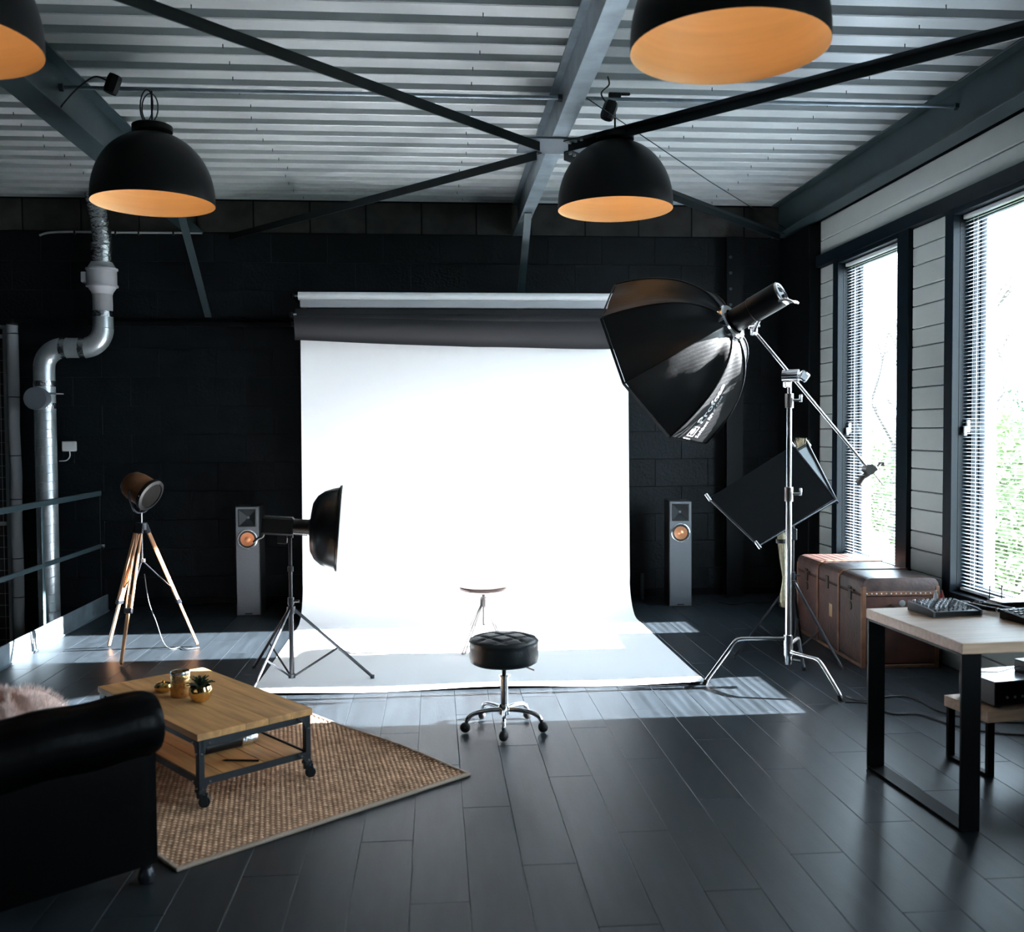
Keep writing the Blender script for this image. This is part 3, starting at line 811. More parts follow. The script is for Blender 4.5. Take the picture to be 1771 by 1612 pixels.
for z in (1.16, 1.72):
    MB().cyl((0, 0, z - 0.045), (0, 0, z + 0.04), 0.025, n=16).build('collar', M_OLDSTEEL, cs)
    kn = MB().cyl((0.02, -0.01, z), (0.062, -0.02, z), 0.009, n=10)
    kn.cbox((0.055, -0.028, z - 0.012), (0.072, -0.01, z + 0.035), 0.004)
    kn.build('lock_knob', M_CHROME, cs)
MB().cyl((0.02, -0.02, 0.16), (0.06, -0.035, 0.155), 0.008, n=8).build('lock_knob', M_CHROME, cs)
joint = on_y(1365, 650, 5.64) - CP
btop = on_y(1304, 572, 5.66) - CP
bbot = on_y(1506, 816, 5.58) - CP
jb_ = MB().cyl(joint + V(-0.03, 0.02, 0.0), joint + V(0.045, -0.035, 0), 0.038, n=18)
jb_.cbox((-0.022, -0.02, -0.07), (0.022, 0.02, 0.02), 0.006, Matrix.Translation(V(joint.x, 0.0, joint.z)))
jb_.build('boom_clamp', M_CHROME, cs)
jk = joint + V(0.075, -0.04, -0.005)
MB().cbox((-0.03, -0.012, -0.03), (0.03, 0.012, 0.03), 0.010, Matrix.Translation(jk) @ Matrix.Rotation(0.6, 4, 'Y')).build('clamp_knob', M_CHROME, cs)
MB().cyl(btop, bbot, 0.0095, n=12).build('boom_arm', M_CHROME, cs)
MB().cyl(btop, btop.lerp(joint, 0.95), 0.0065, n=12)
tip = ringc - ax * 0.13 - CP
low_ = tip + V(0.02, 0, -0.09)
yk = MB().cbox((-0.018, -0.016, -0.03), (0.018, 0.016, 0.03), 0.005, Matrix.Translation(btop))
yk.cyl(btop, ringc - ax * 0.20 - CP - V(0, 0, 0.074), 0.014, n=10)
yk.cyl(btop + V(-0.035, -0.01, 0.02), btop + V(0.03, -0.01, 0.03), 0.012, n=10)
yk.build('tilt_bracket', M_CHROME, cs)
# grip head on the lower boom end
gh = thing('grip_head', 'steel grip clamp with knobs on the low end of the boom', 'clamp', CP + bbot)
gd = (bbot - btop).normalized()
MB().cyl(-gd * 0.02 + V(0, -0.03, 0), -gd * 0.02 + V(0, 0.03, 0), 0.03, n=16).build('disc', M_OLDSTEEL, gh)
MB().cbox((-0.055, -0.014, -0.016), (0.045, 0.014, 0.016), 0.005, Matrix.Rotation(-0.6, 4, 'Y')).build('jaw', M_OLDSTEEL, gh, False)
MB().cyl((-0.045, 0, -0.03), (-0.075, 0, -0.07), 0.022, n=12).build('knob', M_OLDSTEEL, gh)
MB().cyl((0.035, 0, 0.025), (0.06, 0, 0.05), 0.008, n=8).build('screw', M_OLDSTEEL, gh)
MB().cbox((0.045, -0.006, 0.035), (0.085, 0.006, 0.06), 0.004).build('wing_nut', M_OLDSTEEL, gh, False)
MB().cyl((0.02, 0, -0.01), (0.075, 0, -0.075), 0.005, n=8).build('pin', M_OLDSTEEL, gh)

# ------------------------------------------------------------------ generic black light stand
def light_stand(root, r, hub_z, az0, top, m=M_STANDBLK, brace_z=0.045):
    MB().cyl((0, 0, brace_z - 0.01), (0, 0, hub_z + 0.06), 0.0145, n=12).build('lower_tube', m, root)
    MB().cyl((0, 0, hub_z + 0.05), (0, 0, top), 0.0105, n=12).build('upper_tube', m, root)
    MB().cyl((0, 0, hub_z - 0.025), (0, 0, hub_z + 0.02), 0.026, n=12).build('hub', m, root)
    MB().cyl((0, 0, brace_z - 0.012), (0, 0, brace_z + 0.012), 0.022, n=12).build('brace_collar', m, root)
    col_ = MB().cyl((0, 0, hub_z + 0.03), (0, 0, hub_z + 0.075), 0.019, n=12)
    col_.cyl((0.015, 0, hub_z + 0.052), (0.05, -0.005, hub_z + 0.052), 0.008, n=8)
    col_.build('collar', m, root)
    for k in range(3):
        a_ = math.radians(az0 + 120 * k); d_ = V(math.cos(a_), math.sin(a_), 0)
        A = d_ * 0.02 + V(0, 0, hub_z); B = d_ * r + V(0, 0, 0.012)
        leg = MB().tube([A, B], 0.0095, 8).build('leg', m, root)
        MB().cyl(B + V(0, 0, -0.011) , B + V(0, 0, 0.010), 0.013, n=8).build('rubber_foot', M_RUBBER, leg)
        mid = A.lerp(B, 0.56)
        MB().tube([mid, d_ * 0.018 + V(0, 0, brace_z)], 0.0065, 6).build('brace', m, root)

# strobe with beauty dish
st = thing('light_stand', 'black tripod light stand on the paper edge carrying the beauty dish flash', 'light stand', (-0.888, 6.01, 0.006), 0, 'black light stands')
light_stand(st, 0.49, 0.455, 7.6, 0.895)
MB().cyl((0, 0, 0.69), (0, 0, 0.72), 0.018, n=12).build('collar', M_STANDBLK, st)
sf = thing('studio_flash', 'black studio flash with a wide beauty dish pointing at the backdrop', 'flash head', (-0.888, 6.01, 0.90))
sa = V(0.995, 0.06, -0.075).normalized()
org = V(-0.02, 0, 0.075)
bw_ = frame(org, sa, (0, 0, 1))
MB().cbox((-0.055, -0.05, -0.145), (0.055, 0.05, 0.045), 0.012, bw_).build('housing', M_MATTEBLK, sf, False)
MB().lathe([(0.046, 0.04), (0.046, 0.135), (0.052, 0.137), (0.052, 0.165), (0.04, 0.168)], 28, bw_).build('barrel', M_MATTEBLK, sf)
MB().cbox((0.0555, -0.012, -0.14), (0.0575, -0.006, -0.045), 0.0005, bw_).build('trim_line', M_SILVER, sf, False)
MB().cbox((-0.05, 0.016, 0.05), (-0.045, 0.022, 0.13), 0.0005, bw_).build('trim_line', M_SILVER, sf, False)
hd_ = [bw_ @ V(*p) for p in ((-0.03, 0, -0.135), (-0.072, 0, -0.14), (-0.085, 0, -0.165), (-0.11, 0, -0.19))]
MB().tube(smoothpath(hd_, 4), 0.008, 8).build('tilt_handle', M_STANDBLK, sf)
MB().cbox((-0.11, -0.028, -0.05), (-0.05, 0.028, 0.01), 0.006, bw_).build('mount', M_MATTEBLK, sf, False)
MB().cyl((0, 0, 0.002), (0, 0, 0.04), 0.02, n=14).build('stand_socket', M_STANDBLK, sf)
dish_o = [(0.055, 0.150), (0.10, 0.145), (0.15, 0.152), (0.195, 0.178), (0.228, 0.22), (0.247, 0.27), (0.256, 0.305), (0.268, 0.310), (0.270, 0.322), (0.262, 0.326)]
dish_i = [(0.262, 0.326), (0.250, 0.310), (0.240, 0.272), (0.222, 0.226), (0.19, 0.186), (0.148, 0.160), (0.06, 0.156)]
MB().lathe(dish_o, 56, bw_, False).build('dish', M_DISH, sf)
di = MB().lathe(dish_i, 56, bw_, False).build('dish_inside', M_WHITEPL, sf)
tx_ = bpy.data.curves.new('lettering', 'FONT'); tx_.body = 'Profoto'; tx_.size = 0.020
tmp = bpy.data.objects.new('lettering', tx_); COL.objects.link(tmp); bpy.context.view_layer.update()
me = bpy.data.meshes.new_from_object(tmp.evaluated_get(bpy.context.evaluated_depsgraph_get()))
bpy.data.objects.remove(tmp); bpy.data.curves.remove(tx_)
for v in me.vertices: v.co = bw_ @ V(-0.028 + v.co.y, -0.0506, -0.135 + v.co.x)
me.materials.clear(); me.materials.append(M_PRINT); o = obj('lettering', me, sf); o['label'] = 'small white printed lettering'
pc = smoothpath([(-0.15, 0.02, 0.02), (-0.17, 0.04, -0.1), (-0.02, 0.05, -0.25), (0.015, 0.03, -0.35), (-0.01, 0.025, -0.45)], 6)

# ------------------------------------------------------------------ folding reflector on a second stand
PS = V(2.40, 6.36, 0)
ps = thing('light_stand', 'thin black tripod light stand between the chrome boom stand and the trunk', 'light stand', PS, 0, 'black light stands')
light_stand(ps, 0.40, 0.51, -60, 0.93)
MB().cbox((-0.02, -0.02, 0.80), (0.025, 0.015, 0.88), 0.006).build('clamp', M_STANDBLK, ps, False)
fp = thing('folding_reflector', 'black folding reflector panel with silver lining, tilted beside the window', 'reflector', PS + V(0, 0, 0.93))
A = on_y(1226, 862, 6.22) - PS - V(0, 0, .93); B = on_y(1371, 770, 6.47) - PS - V(0, 0, .93)
C = on_y(1444, 862, 6.24) - PS - V(0, 0, .93); D = on_y(1312, 944, 5.99) - PS - V(0, 0, .93)
nrm = (B - A).cross(D - A).normalized()
if nrm.y > 0: nrm = -nrm
def pan(u, v, off=0.0, bow=0.02):
    p = A.lerp(B, u).lerp(D.lerp(C, u), v)
    return p - nrm * (off + bow * math.sin(math.pi * u) * math.sin(math.pi * v))
MB().grid(lambda u, v: pan(u, v), 12, 8).build('front_panel', M_MATTEFAB, fp)
back = 0.16
B2 = on_y(1398, 768, 6.60) - PS - V(0, 0, .93); A2 = A - nrm * 0.012
def pan2(u, v): return A2.lerp(B2, u).lerp((D - nrm * 0.012).lerp(C - nrm * 0.012, u), v)
MB().grid(pan2, 6, 6).build('back_panel', M_SILVERFAB, fp)['label'] = 'silver lining panel'
MB().grid(lambda u, v: pan2(u, v) - nrm * 0.004, 6, 6).build('back_cover', M_MATTEFAB, fp)
dv = (C - B).normalized(); dw = (D - A).normalized()
MB().tube([B - dv * 0.03, C + dv * 0.02], 0.007, 8).build('frame_rod', M_STANDBLK, fp)
MB().tube([A - dw * 0.03, D + dw * 0.02], 0.008, 8).build('frame_rod', M_STANDBLK, fp)
MB().tube([B2 - dv * 0.03, C - nrm * 0.012 + dv * 0.03], 0.011, 8).build('frame_rod', M_STANDBLK, fp)
MB().tube([A2, B2], 0.010, 8).build('frame_rod', M_STANDBLK, fp)
MB().tube([D, C + dv * 0.015], 0.008, 8).build('frame_rod', M_STANDBLK, fp)
MB().tube([C + V(0.015, 0.01, -0.01), C + V(-0.15, 0.06, -0.085)], 0.012, 8).build('frame_rod', M_STANDBLK, fp)
for p in (A, B, D, B2):
    MB().cyl(p - dv * 0.035, p + dv * 0.02, 0.011, n=10).build('corner_cap', M_SILVER, fp)
MB().tube([V(0, 0, -0.01), (A + C) / 2 - nrm * 0.03], 0.012, 8).build('mounting_arm', M_STANDBLK, fp)

# dried grass
dg = thing('dried_grass_bunch', 'bunch of dried pampas grass hanging upside down behind the boom stand', 'dried grass', (2.33, 6.33, 0.36))
def strands(mb, n, p0, r0, p1, r1, w, curl=0.0):
    for i in range(n):
        a_ = random.uniform(0, 6.28); q = math.sqrt(random.random()); d_ = V(math.cos(a_), math.sin(a_), 0) * q
        a0 = V(*p0) + d_ * r0; b0 = V(*p1) + d_ * r1 + V(random.uniform(-curl, curl), random.uniform(-curl, curl), random.uniform(-curl, curl))
        s_ = V(math.cos(a_ + 1.5), math.sin(a_ + 1.5), 0) * w
        mb.add([a0 - s_, a0 + s_, b0 + s_ * .4, b0 - s_ * .4], [(0, 1, 2, 3)])
g = MB(); strands(g, 60, (0, 0, 0.20), 0.010, (-0.02, 0, 0.44), 0.030, 0.003); strands(g, 40, (-0.02, 0, 0.43), 0.030, (-0.025, 0, 0.50), 0.038, 0.006)
g.build('stems', M_DRYGRASS, dg, False)
g = MB().lathe([(0.004, -0.01), (0.018, 0.0), (0.027, 0.04), (0.024, 0.09), (0.012, 0.16), (0.007, 0.21)], 14); strands(g, 160, (0, 0, 0.14), 0.012, (0, 0, 0.0), 0.032, 0.002, 0.008)
g.build('plume', M_DRYGRASS, dg)
MB().lathe([(0.033, -0.014), (0.035, 0.0), (0.033, 0.014)], 14, Matrix.Translation((-0.021, 0, 0.44)), False).build('band', M_MATTEBLK, dg)
MB().tube([(-0.021, 0, 0.44), (0.03, 0.0, 0.52), (0.072, 0.03, 0.54)], 0.003, 5).build('hanging_cord', M_CABLE, dg)
pl = thing('pampas_plume', 'cream pampas plume poking up over the folding reflector', 'dried grass', on_y(1387, 786, 6.62))
g = MB(); strands(g, 120, (0, 0, -0.02), 0.012, (0, 0, 0.10), 0.040, 0.003, 0.02)
g.build('plume', M_DRYGRASS, pl, False)
MB().tube([(0, 0, 0), (-0.02, 0, -0.2)], 0.003, 5).build('stalk', M_DRYGRASS, pl)

# ------------------------------------------------------------------ floor-standing speakers
def speaker():
    t = thing('tower_speaker', 'x', 'speaker', (0, 0, 0), 0, 'tower speakers against the back wall')
    W, D_, H = 0.198, 0.30, 0.925
    zc = 0.828; s = 0.076
    MB().cbox((-W / 2, 0.05, 0.0), (W / 2, D_, H), 0.004).build('cabinet', M_SPKBODY, t, False)
    rim = MB()
    for xa, xb2, za, zb in ((-W / 2, W / 2, 0.0, zc - s), (-W / 2, W / 2, zc + s, H), (-W / 2, -s, zc - s, zc + s), (s, W / 2, zc - s, zc + s)): rim.box((xa, 0.0, za), (xb2, 0.05, zb))
    rim.build('cabinet_front', M_SPKBODY, t, False)
    bf = MB()
    for xa, xb2, za, zb in ((-W / 2 + 0.006, W / 2 - 0.006, 0.006, zc - s), (-W / 2 + 0.006, W / 2 - 0.006, zc + s, H - 0.006), (-W / 2 + 0.006, -s, zc - s, zc + s), (s, W / 2 - 0.006, zc - s, zc + s)): bf.box((xa, -0.012, za), (xb2, -0.0005, zb))
    bf.build('front_baffle', M_SPKFRONT, t, False)
    sqr = MB(); o_ = [(-s, -s), (s, -s), (s, s), (-s, s)]; i_ = [(q * 0.90, w * 0.90) for q, w in o_]
    sqr.add([(x_, -0.0135, zc + z_) for x_, z_ in o_] + [(x_, -0.018, zc + z_) for x_, z_ in i_], [(i, (i + 1) % 4, (i + 1) % 4 + 4, i + 4) for i in range(4)])
    sqr.build('horn_frame', M_SPKBODY, t, False)
    def horn(u, v):
        a_ = u * 2 * math.pi; c_, s_ = math.cos(a_), math.sin(a_); m_ = max(abs(c_), abs(s_))
        rs = (s * 0.9) / m_; rc = 0.012; k_ = v ** 0.7
        r_ = rs * (1 - k_) + rc * k_
        return (c_ * r_, -0.0175 + 0.055 * k_, zc + s_ * r_)
    MB().grid(horn, 32, 8).build('horn', M_HORN, t, angle=25)
    MB().lathe([(0.012, 0), (0.009, 0.004), (0.0005, 0.006)], 14, frame((0, 0.036, zc), (0, -1, 0)), False).build('tweeter', M_GREYCAP, t)
    zw = 0.648; Mw = frame((0, -0.012, zw), (0, -1, 0))
    MB().lathe([(0.083, 0.0), (0.083, 0.006), (0.078, 0.009), (0.072, 0.008)], 40, Mw, False).build('woofer_ring', M_SILVER, t)
    MB().lathe([(0.073, 0.008), (0.068, 0.012), (0.060, 0.010), (0.056, 0.004)], 40, Mw, False).build('surround', M_RUBBER, t)
    MB().lathe([(0.058, 0.0065), (0.035, 0.0030), (0.022, 0.0020), (0.018, 0.004), (0.010, 0.007), (0.0005, 0.008)], 40, Mw, False).build('cone', M_COPPER, t, angle=60)['label'] = 'copper coloured cone'
    MB().cbox((-0.03, -0.0135, 0.012), (0.03, -0.012, 0.022), 0.0004).build('badge', M_MATTEBLK, t, False)
    return t
s1 = speaker(); s1.location = (-1.582, 8.33, 0.002); s1.rotation_euler = (0, 0, 0.03)
s1['label'] = 'slim grey tower speaker with copper cone, left of the backdrop behind the beauty dish'
dup(s1, (2.140, 8.35, 0.002), -0.09, 'slim grey tower speaker with copper cone, right of the backdrop below the softbox')
pole = MB().cyl((0, 0, 0), (0, 0, 0.24), 0.018, n=10)
tag(pole.build('pipe_stub', M_BEAM, loc=(1.88, 8.72, 0.002)), 'short dark upright pipe beside the right tower speaker', 'pipe')

# ------------------------------------------------------------------ vintage tripod spotlight
TS = V(-2.06, 6.99, 0)
ts = thing('tripod_spotlight', 'vintage copper spotlight on a wooden tripod by the railing', 'floor lamp', TS)
hubz = 0.90
for fx, fy in ((-2.365, 7.186), (-2.094, 6.60), (-1.728, 7.157)):
    foot = V(fx, fy, 0.0) - TS; d_ = foot.normalized()
    A_ = d_ * 0.035 + V(0, 0, hubz - 0.02); B_ = foot + V(0, 0, 0.012)
    Ml = frame(A_, B_ - A_, V(-d_.y, d_.x, 0)); Ln = (B_ - A_).length
    leg = MB()
    for s in (-1, 1): leg.cbox((s * 0.017 - 0.006, -0.011, 0.0), (s * 0.017 + 0.006, 0.011, Ln * 0.62), 0.002, Ml)
    leg = leg.build('leg', M_LEGWOOD, ts, False)
    MB().cbox((-0.0105, -0.009, Ln * 0.50), (0.0105, 0.009, Ln - 0.005), 0.002, Ml).build('leg_extension', M_LEGWOOD, leg, False)
    MB().cbox((-0.026, -0.014, Ln * 0.60), (0.026, 0.014, Ln * 0.635), 0.003, Ml).build('leg_clamp', M_STANDBLK, leg, False)
    MB().cbox((-0.026, -0.014, -0.03), (0.026, 0.014, 0.035), 0.003, Ml).build('hinge_bracket', M_STANDBLK, leg, False)
    MB().cyl(Ml @ V(0, 0, Ln - 0.01), Ml @ V(0, 0, Ln + 0.003), 0.009, 0.005, 8).build('spike', M_BRASSDARK, leg)
    MB().tube([V(0, 0, 0.655), Ml @ V(0, 0, Ln * 0.52)], 0.004, 6).build('spreader_arm', M_STANDBLK, ts)
MB().cyl((0, 0, hubz - 0.03), (0, 0, hubz + 0.02), 0.04, n=18).build('hub', M_STANDBLK, ts)
MB().cyl((0, 0, 0.64), (0, 0, hubz + 0.09), 0.008, n=10).build('center_rod', M_CHROME, ts)
MB().cyl((0, 0, 0.645), (0, 0, 0.668), 0.026, n=12).build('spreader_hub', M_CHROME, ts)
hc = V(0.0, 0.0, 1.155); ha = V(0.82, -0.33, -0.46).normalized()
Mh = frame(hc, ha, (0, 0, 1))
MB().lathe([(0.0005, -0.135), (0.035, -0.132), (0.07, -0.115), (0.093, -0.085), (0.103, -0.04), (0.105, 0.0), (0.106, 0.075)], 36, Mh, False).build('housing', M_RUSTHEAD, ts)
MB().lathe([(0.106, 0.07), (0.117, 0.072), (0.117, 0.098), (0.094, 0.104), (0.090, 0.094)], 36, Mh, False).build('lens_ring', M_MATTEBLK, ts)
MB().lathe([(0.0005, 0.112), (0.05, 0.107), (0.092, 0.096)], 36, Mh, False).build('lens', M_LENS, ts)
for k in range(5):
    a_ = k * 2 * math.pi / 5 + 0.3
    MB().cyl(Mh @ V(0.117 * math.cos(a_), 0.117 * math.sin(a_), 0.085), Mh @ V(0.126 * math.cos(a_), 0.126 * math.sin(a_), 0.085), 0.006, n=8).build('thumb_screw', M_BRASSDARK, ts)
side = ha.cross(V(0, 0, 1)).normalized()
yp = [hc + side * 0.122, hc + side * 0.122 + V(0, 0, -0.06), hc + side * 0.07 + V(0, 0, -0.145), hc + V(0, 0, -0.165), hc - side * 0.07 + V(0, 0, -0.145), hc - side * 0.122 + V(0, 0, -0.06), hc - side * 0.122]
MB().tube(smoothpath(yp, 5), 0.007, 8).build('yoke', M_STANDBLK, ts)
wp = [V(0.0, 0.05, 0.55), V(0.02, 0.07, 0.35), V(0.06, 0.10, 0.20), V(0.10, 0.12, 0.05), V(0.16, 0.08, 0.007), V(0.22, 0.12, 0.007), V(0.28, 0.05, 0.007), V(0.36, 0.10, 0.007)]
MB().tube(smoothpath(wp, 6), 0.0035, 6).build('power_cord', M_GREYCABLE, ts)

# ------------------------------------------------------------------ stools
ws = thing('wooden_stool', 'small wooden swivel stool with thin metal legs on the white paper', 'stool', (0.332, 6.80, 0.010))
MB().lathe([(0.0005, 0.438), (0.06, 0.436), (0.14, 0.443), (0.160, 0.447), (0.168, 0.440), (0.166, 0.425), (0.14, 0.412), (0.0005, 0.410)], 48, None, False).build('seat', M_SEATWOOD, ws)
MB().cyl((0, 0, 0.175), (0, 0, 0.412), 0.011, n=12).build('screw_post', M_OLDSTEEL, ws)
MB().cyl((0, 0, 0.172), (0, 0, 0.186), 0.017, n=6).build('end_nut', M_OLDSTEEL, ws)
MB().cyl((0, 0, 0.30), (0, 0, 0.372), 0.021, n=14).build('collar', M_OLDSTEEL, ws)
for k in range(4):
    a_ = math.radians(45 + 90 * k); d_ = V(math.cos(a_), math.sin(a_), 0); p_ = V(-d_.y, d_.x, 0)
    leg = MB()
    for s in (-1, 1):
        leg.tube([d_ * 0.02 + p_ * s * 0.006 + V(0, 0, 0.36), d_ * 0.022 + p_ * s * 0.006 + V(0, 0, 0.31), d_ * 0.205 + p_ * s * 0.012 + V(0, 0, 0.012)], 0.0045, 6)
    leg.cyl(d_ * 0.207 + V(0, 0, 0.001), d_ * 0.207 + V(0, 0, 0.012), 0.016, n=10)
    leg.build('leg', M_OLDSTEEL, ws)

bs = thing('rolling_stool', 'black quilted leather rolling stool with chrome five-star base', 'stool', (0.347, 4.985, 0.001))
seat = MB(); NR, NS = 26, 72; rm = 0.178
def seatz(x_, y_):
    c45 = math.cos(0.62); s45 = math.sin(0.62); p = x_ * c45 + y_ * s45; q = -x_ * s45 + y_ * c45
    sp = 0.098
    g1 = abs((p / sp + 0.5) % 1 - 0.5) * sp; g2 = abs((q / sp + 0.5) % 1 - 0.5) * sp
    m_ = min(g1, g2)
    return -0.011 * math.exp(-(m_ / 0.010) ** 2)
prof = [(rm * k / 20, 0.0) for k in range(1, 20)]
seat.v.append((0, 0, 0.492 + seatz(0, 0)))
rings = []
for r_ in [rm * k / 22 for k in range(1, 22)]:
    rings.append((r_, 0.492 - 0.020 * (r_ / rm) ** 4, 1))
rings += [(rm, 0.462, 0), (rm + 0.002, 0.455, 0), (rm - 0.001, 0.45, 0), (rm + 0.001, 0.43, 0), (rm + 0.001, 0.375, 0), (rm - 0.004, 0.355, 0), (rm - 0.02, 0.345, 0), (0.05, 0.342, 0)]
for r_, z_, q in rings:
    for k in range(NS):
        a_ = 2 * math.pi * k / NS; x_, y_ = r_ * math.cos(a_), r_ * math.sin(a_)
        seat.v.append((x_, y_, z_ + (seatz(x_, y_) * (1 - (r_ / rm) ** 10) if q else 0)))
seat.f += [(0, 1 + k, 1 + (k + 1) % NS) for k in range(NS)]
for j in range(len(rings) - 1):
    for k in range(NS):
        a_, b_ = 1 + j * NS + k, 1 + j * NS + (k + 1) % NS
        seat.f.append((a_, a_ + NS, b_ + NS, b_))
seat.build('seat', M_SEATLEATHER, bs, angle=60)
MB().tube([(rm * math.cos(t_ * math.pi / 24), rm * math.sin(t_ * math.pi / 24), 0.461) for t_ in range(48)], 0.004, 6, True).build('piping', M_SEATLEATHER, bs)
MB().cyl((0, 0, 0.27), (0, 0, 0.345), 0.011, n=14).build('piston', M_STANDBLK, bs)
MB().lathe([(0.020, 0.10), (0.021, 0.27), (0.027, 0.272), (0.027, 0.281), (0.011, 0.284)], 24).build('gas_lift', M_CHROME, bs)
MB().lathe([(0.024, 0.075), (0.032, 0.08), (0.032, 0.115), (0.022, 0.13)], 24).build('base_hub', M_CHROME, bs)
MB().tube([(0.05, -0.02, 0.345), (0.10, -0.05, 0.335), (0.15, -0.07, 0.318)], 0.004, 6).build('height_lever', M_CHROME, bs)
for k in range(5):
    a_ = math.radians(-95 + 72 * k); d_ = V(math.cos(a_), math.sin(a_), 0)
    P = [d_ * 0.02 + V(0, 0, 0.102), d_ * 0.08 + V(0, 0, 0.104), d_ * 0.15 + V(0, 0, 0.096), d_ * 0.185 + V(0, 0, 0.082), d_ * 0.20 + V(0, 0, 0.062)]
    leg = MB().tube(smoothpath(P, 4), 0.012, 10).build('base_arm', M_CHROME, bs)
    w_ = V(math.cos(a_ + 1.1), math.sin(a_ + 1.1), 0)
    c0 = d_ * 0.21 + V(0, 0, 0.027)
    cs_ = MB()
    for s in (-1, 1):
        cs_.lathe([(0.0005, 0.020), (0.016, 0.018), (0.024, 0.012), (0.0265, 0.004), (0.0265, 0.001)], 18, frame(c0, w_ * s, (0, 0, 1)), False)
    cs_.cyl(c0 + V(0, 0, 0.0), d_ * 0.20 + V(0, 0, 0.064), 0.009, n=10)
    cs_.build('caster', M_RUBBER, leg)

# ------------------------------------------------------------------ rug, coffee table and what stands on it
RZ = math.atan2(0.63, 0.777)
rug = thing('jute_rug', 'woven natural jute rug with pale binding under the coffee table', 'rug', (0.132, 4.309, 0.001), RZ)
RW, RL = 1.35, 1.50
cell, celly = 0.024, 0.021; ST = 6
nu, nv = int(RW / cell * ST), int(RL / celly * ST)
vs = []; wv = []
for j in range(nv + 1):
    y_ = RL * j / nv
    for i in range(nu + 1):
        x_ = -RW + RW * i / nu
        rowi = math.floor(y_ / celly); fx = (x_ / cell + 0.5 * (rowi % 2)) % 1.0; fy = (y_ / celly) % 1.0
        ci = math.floor(x_ / cell + 0.5 * (rowi % 2)); rnd_ = (math.sin(ci * 12.9898 + rowi * 78.233) * 43758.5453) % 1.0
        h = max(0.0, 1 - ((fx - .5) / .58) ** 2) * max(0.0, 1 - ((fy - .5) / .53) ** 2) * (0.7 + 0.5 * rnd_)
        curl = 0.018 * max(0, 1 - abs(x_) / 0.10) ** 2 * max(0, math.sin(y_ * 3.2)) 
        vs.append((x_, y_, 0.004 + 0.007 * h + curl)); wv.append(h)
n1 = nu + 1
fs = [(j * n1 + i, j * n1 + i + 1, (j + 1) * n1 + i + 1, (j + 1) * n1 + i) for j in range(nv) for i in range(nu)]
me = bpy.data.meshes.new('weave'); me.from_pydata(vs, [], fs); me.materials.append(M_JUTE)
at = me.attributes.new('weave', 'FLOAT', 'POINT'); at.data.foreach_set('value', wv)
me.polygons.foreach_set('use_smooth', [True] * len(me.polygons)); me.update()
obj('weave', me, rug)
for lo, hi in (((-RW - 0.012, -0.014), (0.012, 0.008)), ((-RW - 0.012, RL - 0.008), (0.012, RL + 0.014))):
    MB().cbox((lo[0], lo[1], 0.0), (hi[0], hi[1], 0.013), 0.004).build('binding', M_JUTEEDGE, rug, False)
MB().cbox((-RW - 0.014, 0, 0), (-RW + 0.008, RL, 0.013), 0.004).build('binding', M_JUTEEDGE, rug, False)
MB().grid(lambda u, v: (-0.008 + 0.02 * u, RL * v, 0.010 + 0.004 * math.sin(math.pi * u) + 0.018 * max(0, math.sin(RL * v * 3.2)) * (1 - u * 0.3)), 3, 40).build('binding', M_JUTEEDGE, rug)

ct = thing('coffee_table', 'low pine coffee table with lower shelf and dark iron frame on casters', 'coffee table', (-1.094, 4.565, 0.014), RZ)
TW, TL, TH = 0.54, 1.06, 0.308
nb = 5
for k in range(nb):
    x0 = -TW / 2 + TW * k / nb; 
    MB().cbox((x0 + 0.0003, -TL / 2, TH - 0.028), (x0 + TW / nb - 0.0003, TL / 2, TH), 0.0012).build('top_board', M_TABLEWOOD, ct, False)
    x1 = -TW / 2 + 0.03 + (TW - 0.06) * k / nb
    MB().cbox((x1 + 0.0008, -TL / 2 + 0.03, 0.095), (x1 + (TW - 0.06) / nb - 0.0008, TL / 2 - 0.03, 0.113), 0.002).build('shelf_board', M_TABLEWOOD, ct, False)
hx, hy = TW / 2 - 0.02, TL / 2 - 0.02
for z0, z1 in ((TH - 0.060, TH - 0.029), (0.088, 0.116)):
    for s in (-1, 1):
        MB().cbox((-hx, s * hy - 0.004, z0), (hx, s * hy + 0.004, z1), 0.001).build('rail', M_IRON, ct, False)
        MB().cbox((s * hx - 0.004, -hy, z0), (s * hx + 0.004, hy, z1), 0.001).build('rail', M_IRON, ct, False)
gus = [(0, 0), (0.055, 0), (0.05, -0.012), (0.022, -0.03), (0.012, -0.062), (0, -0.07)]
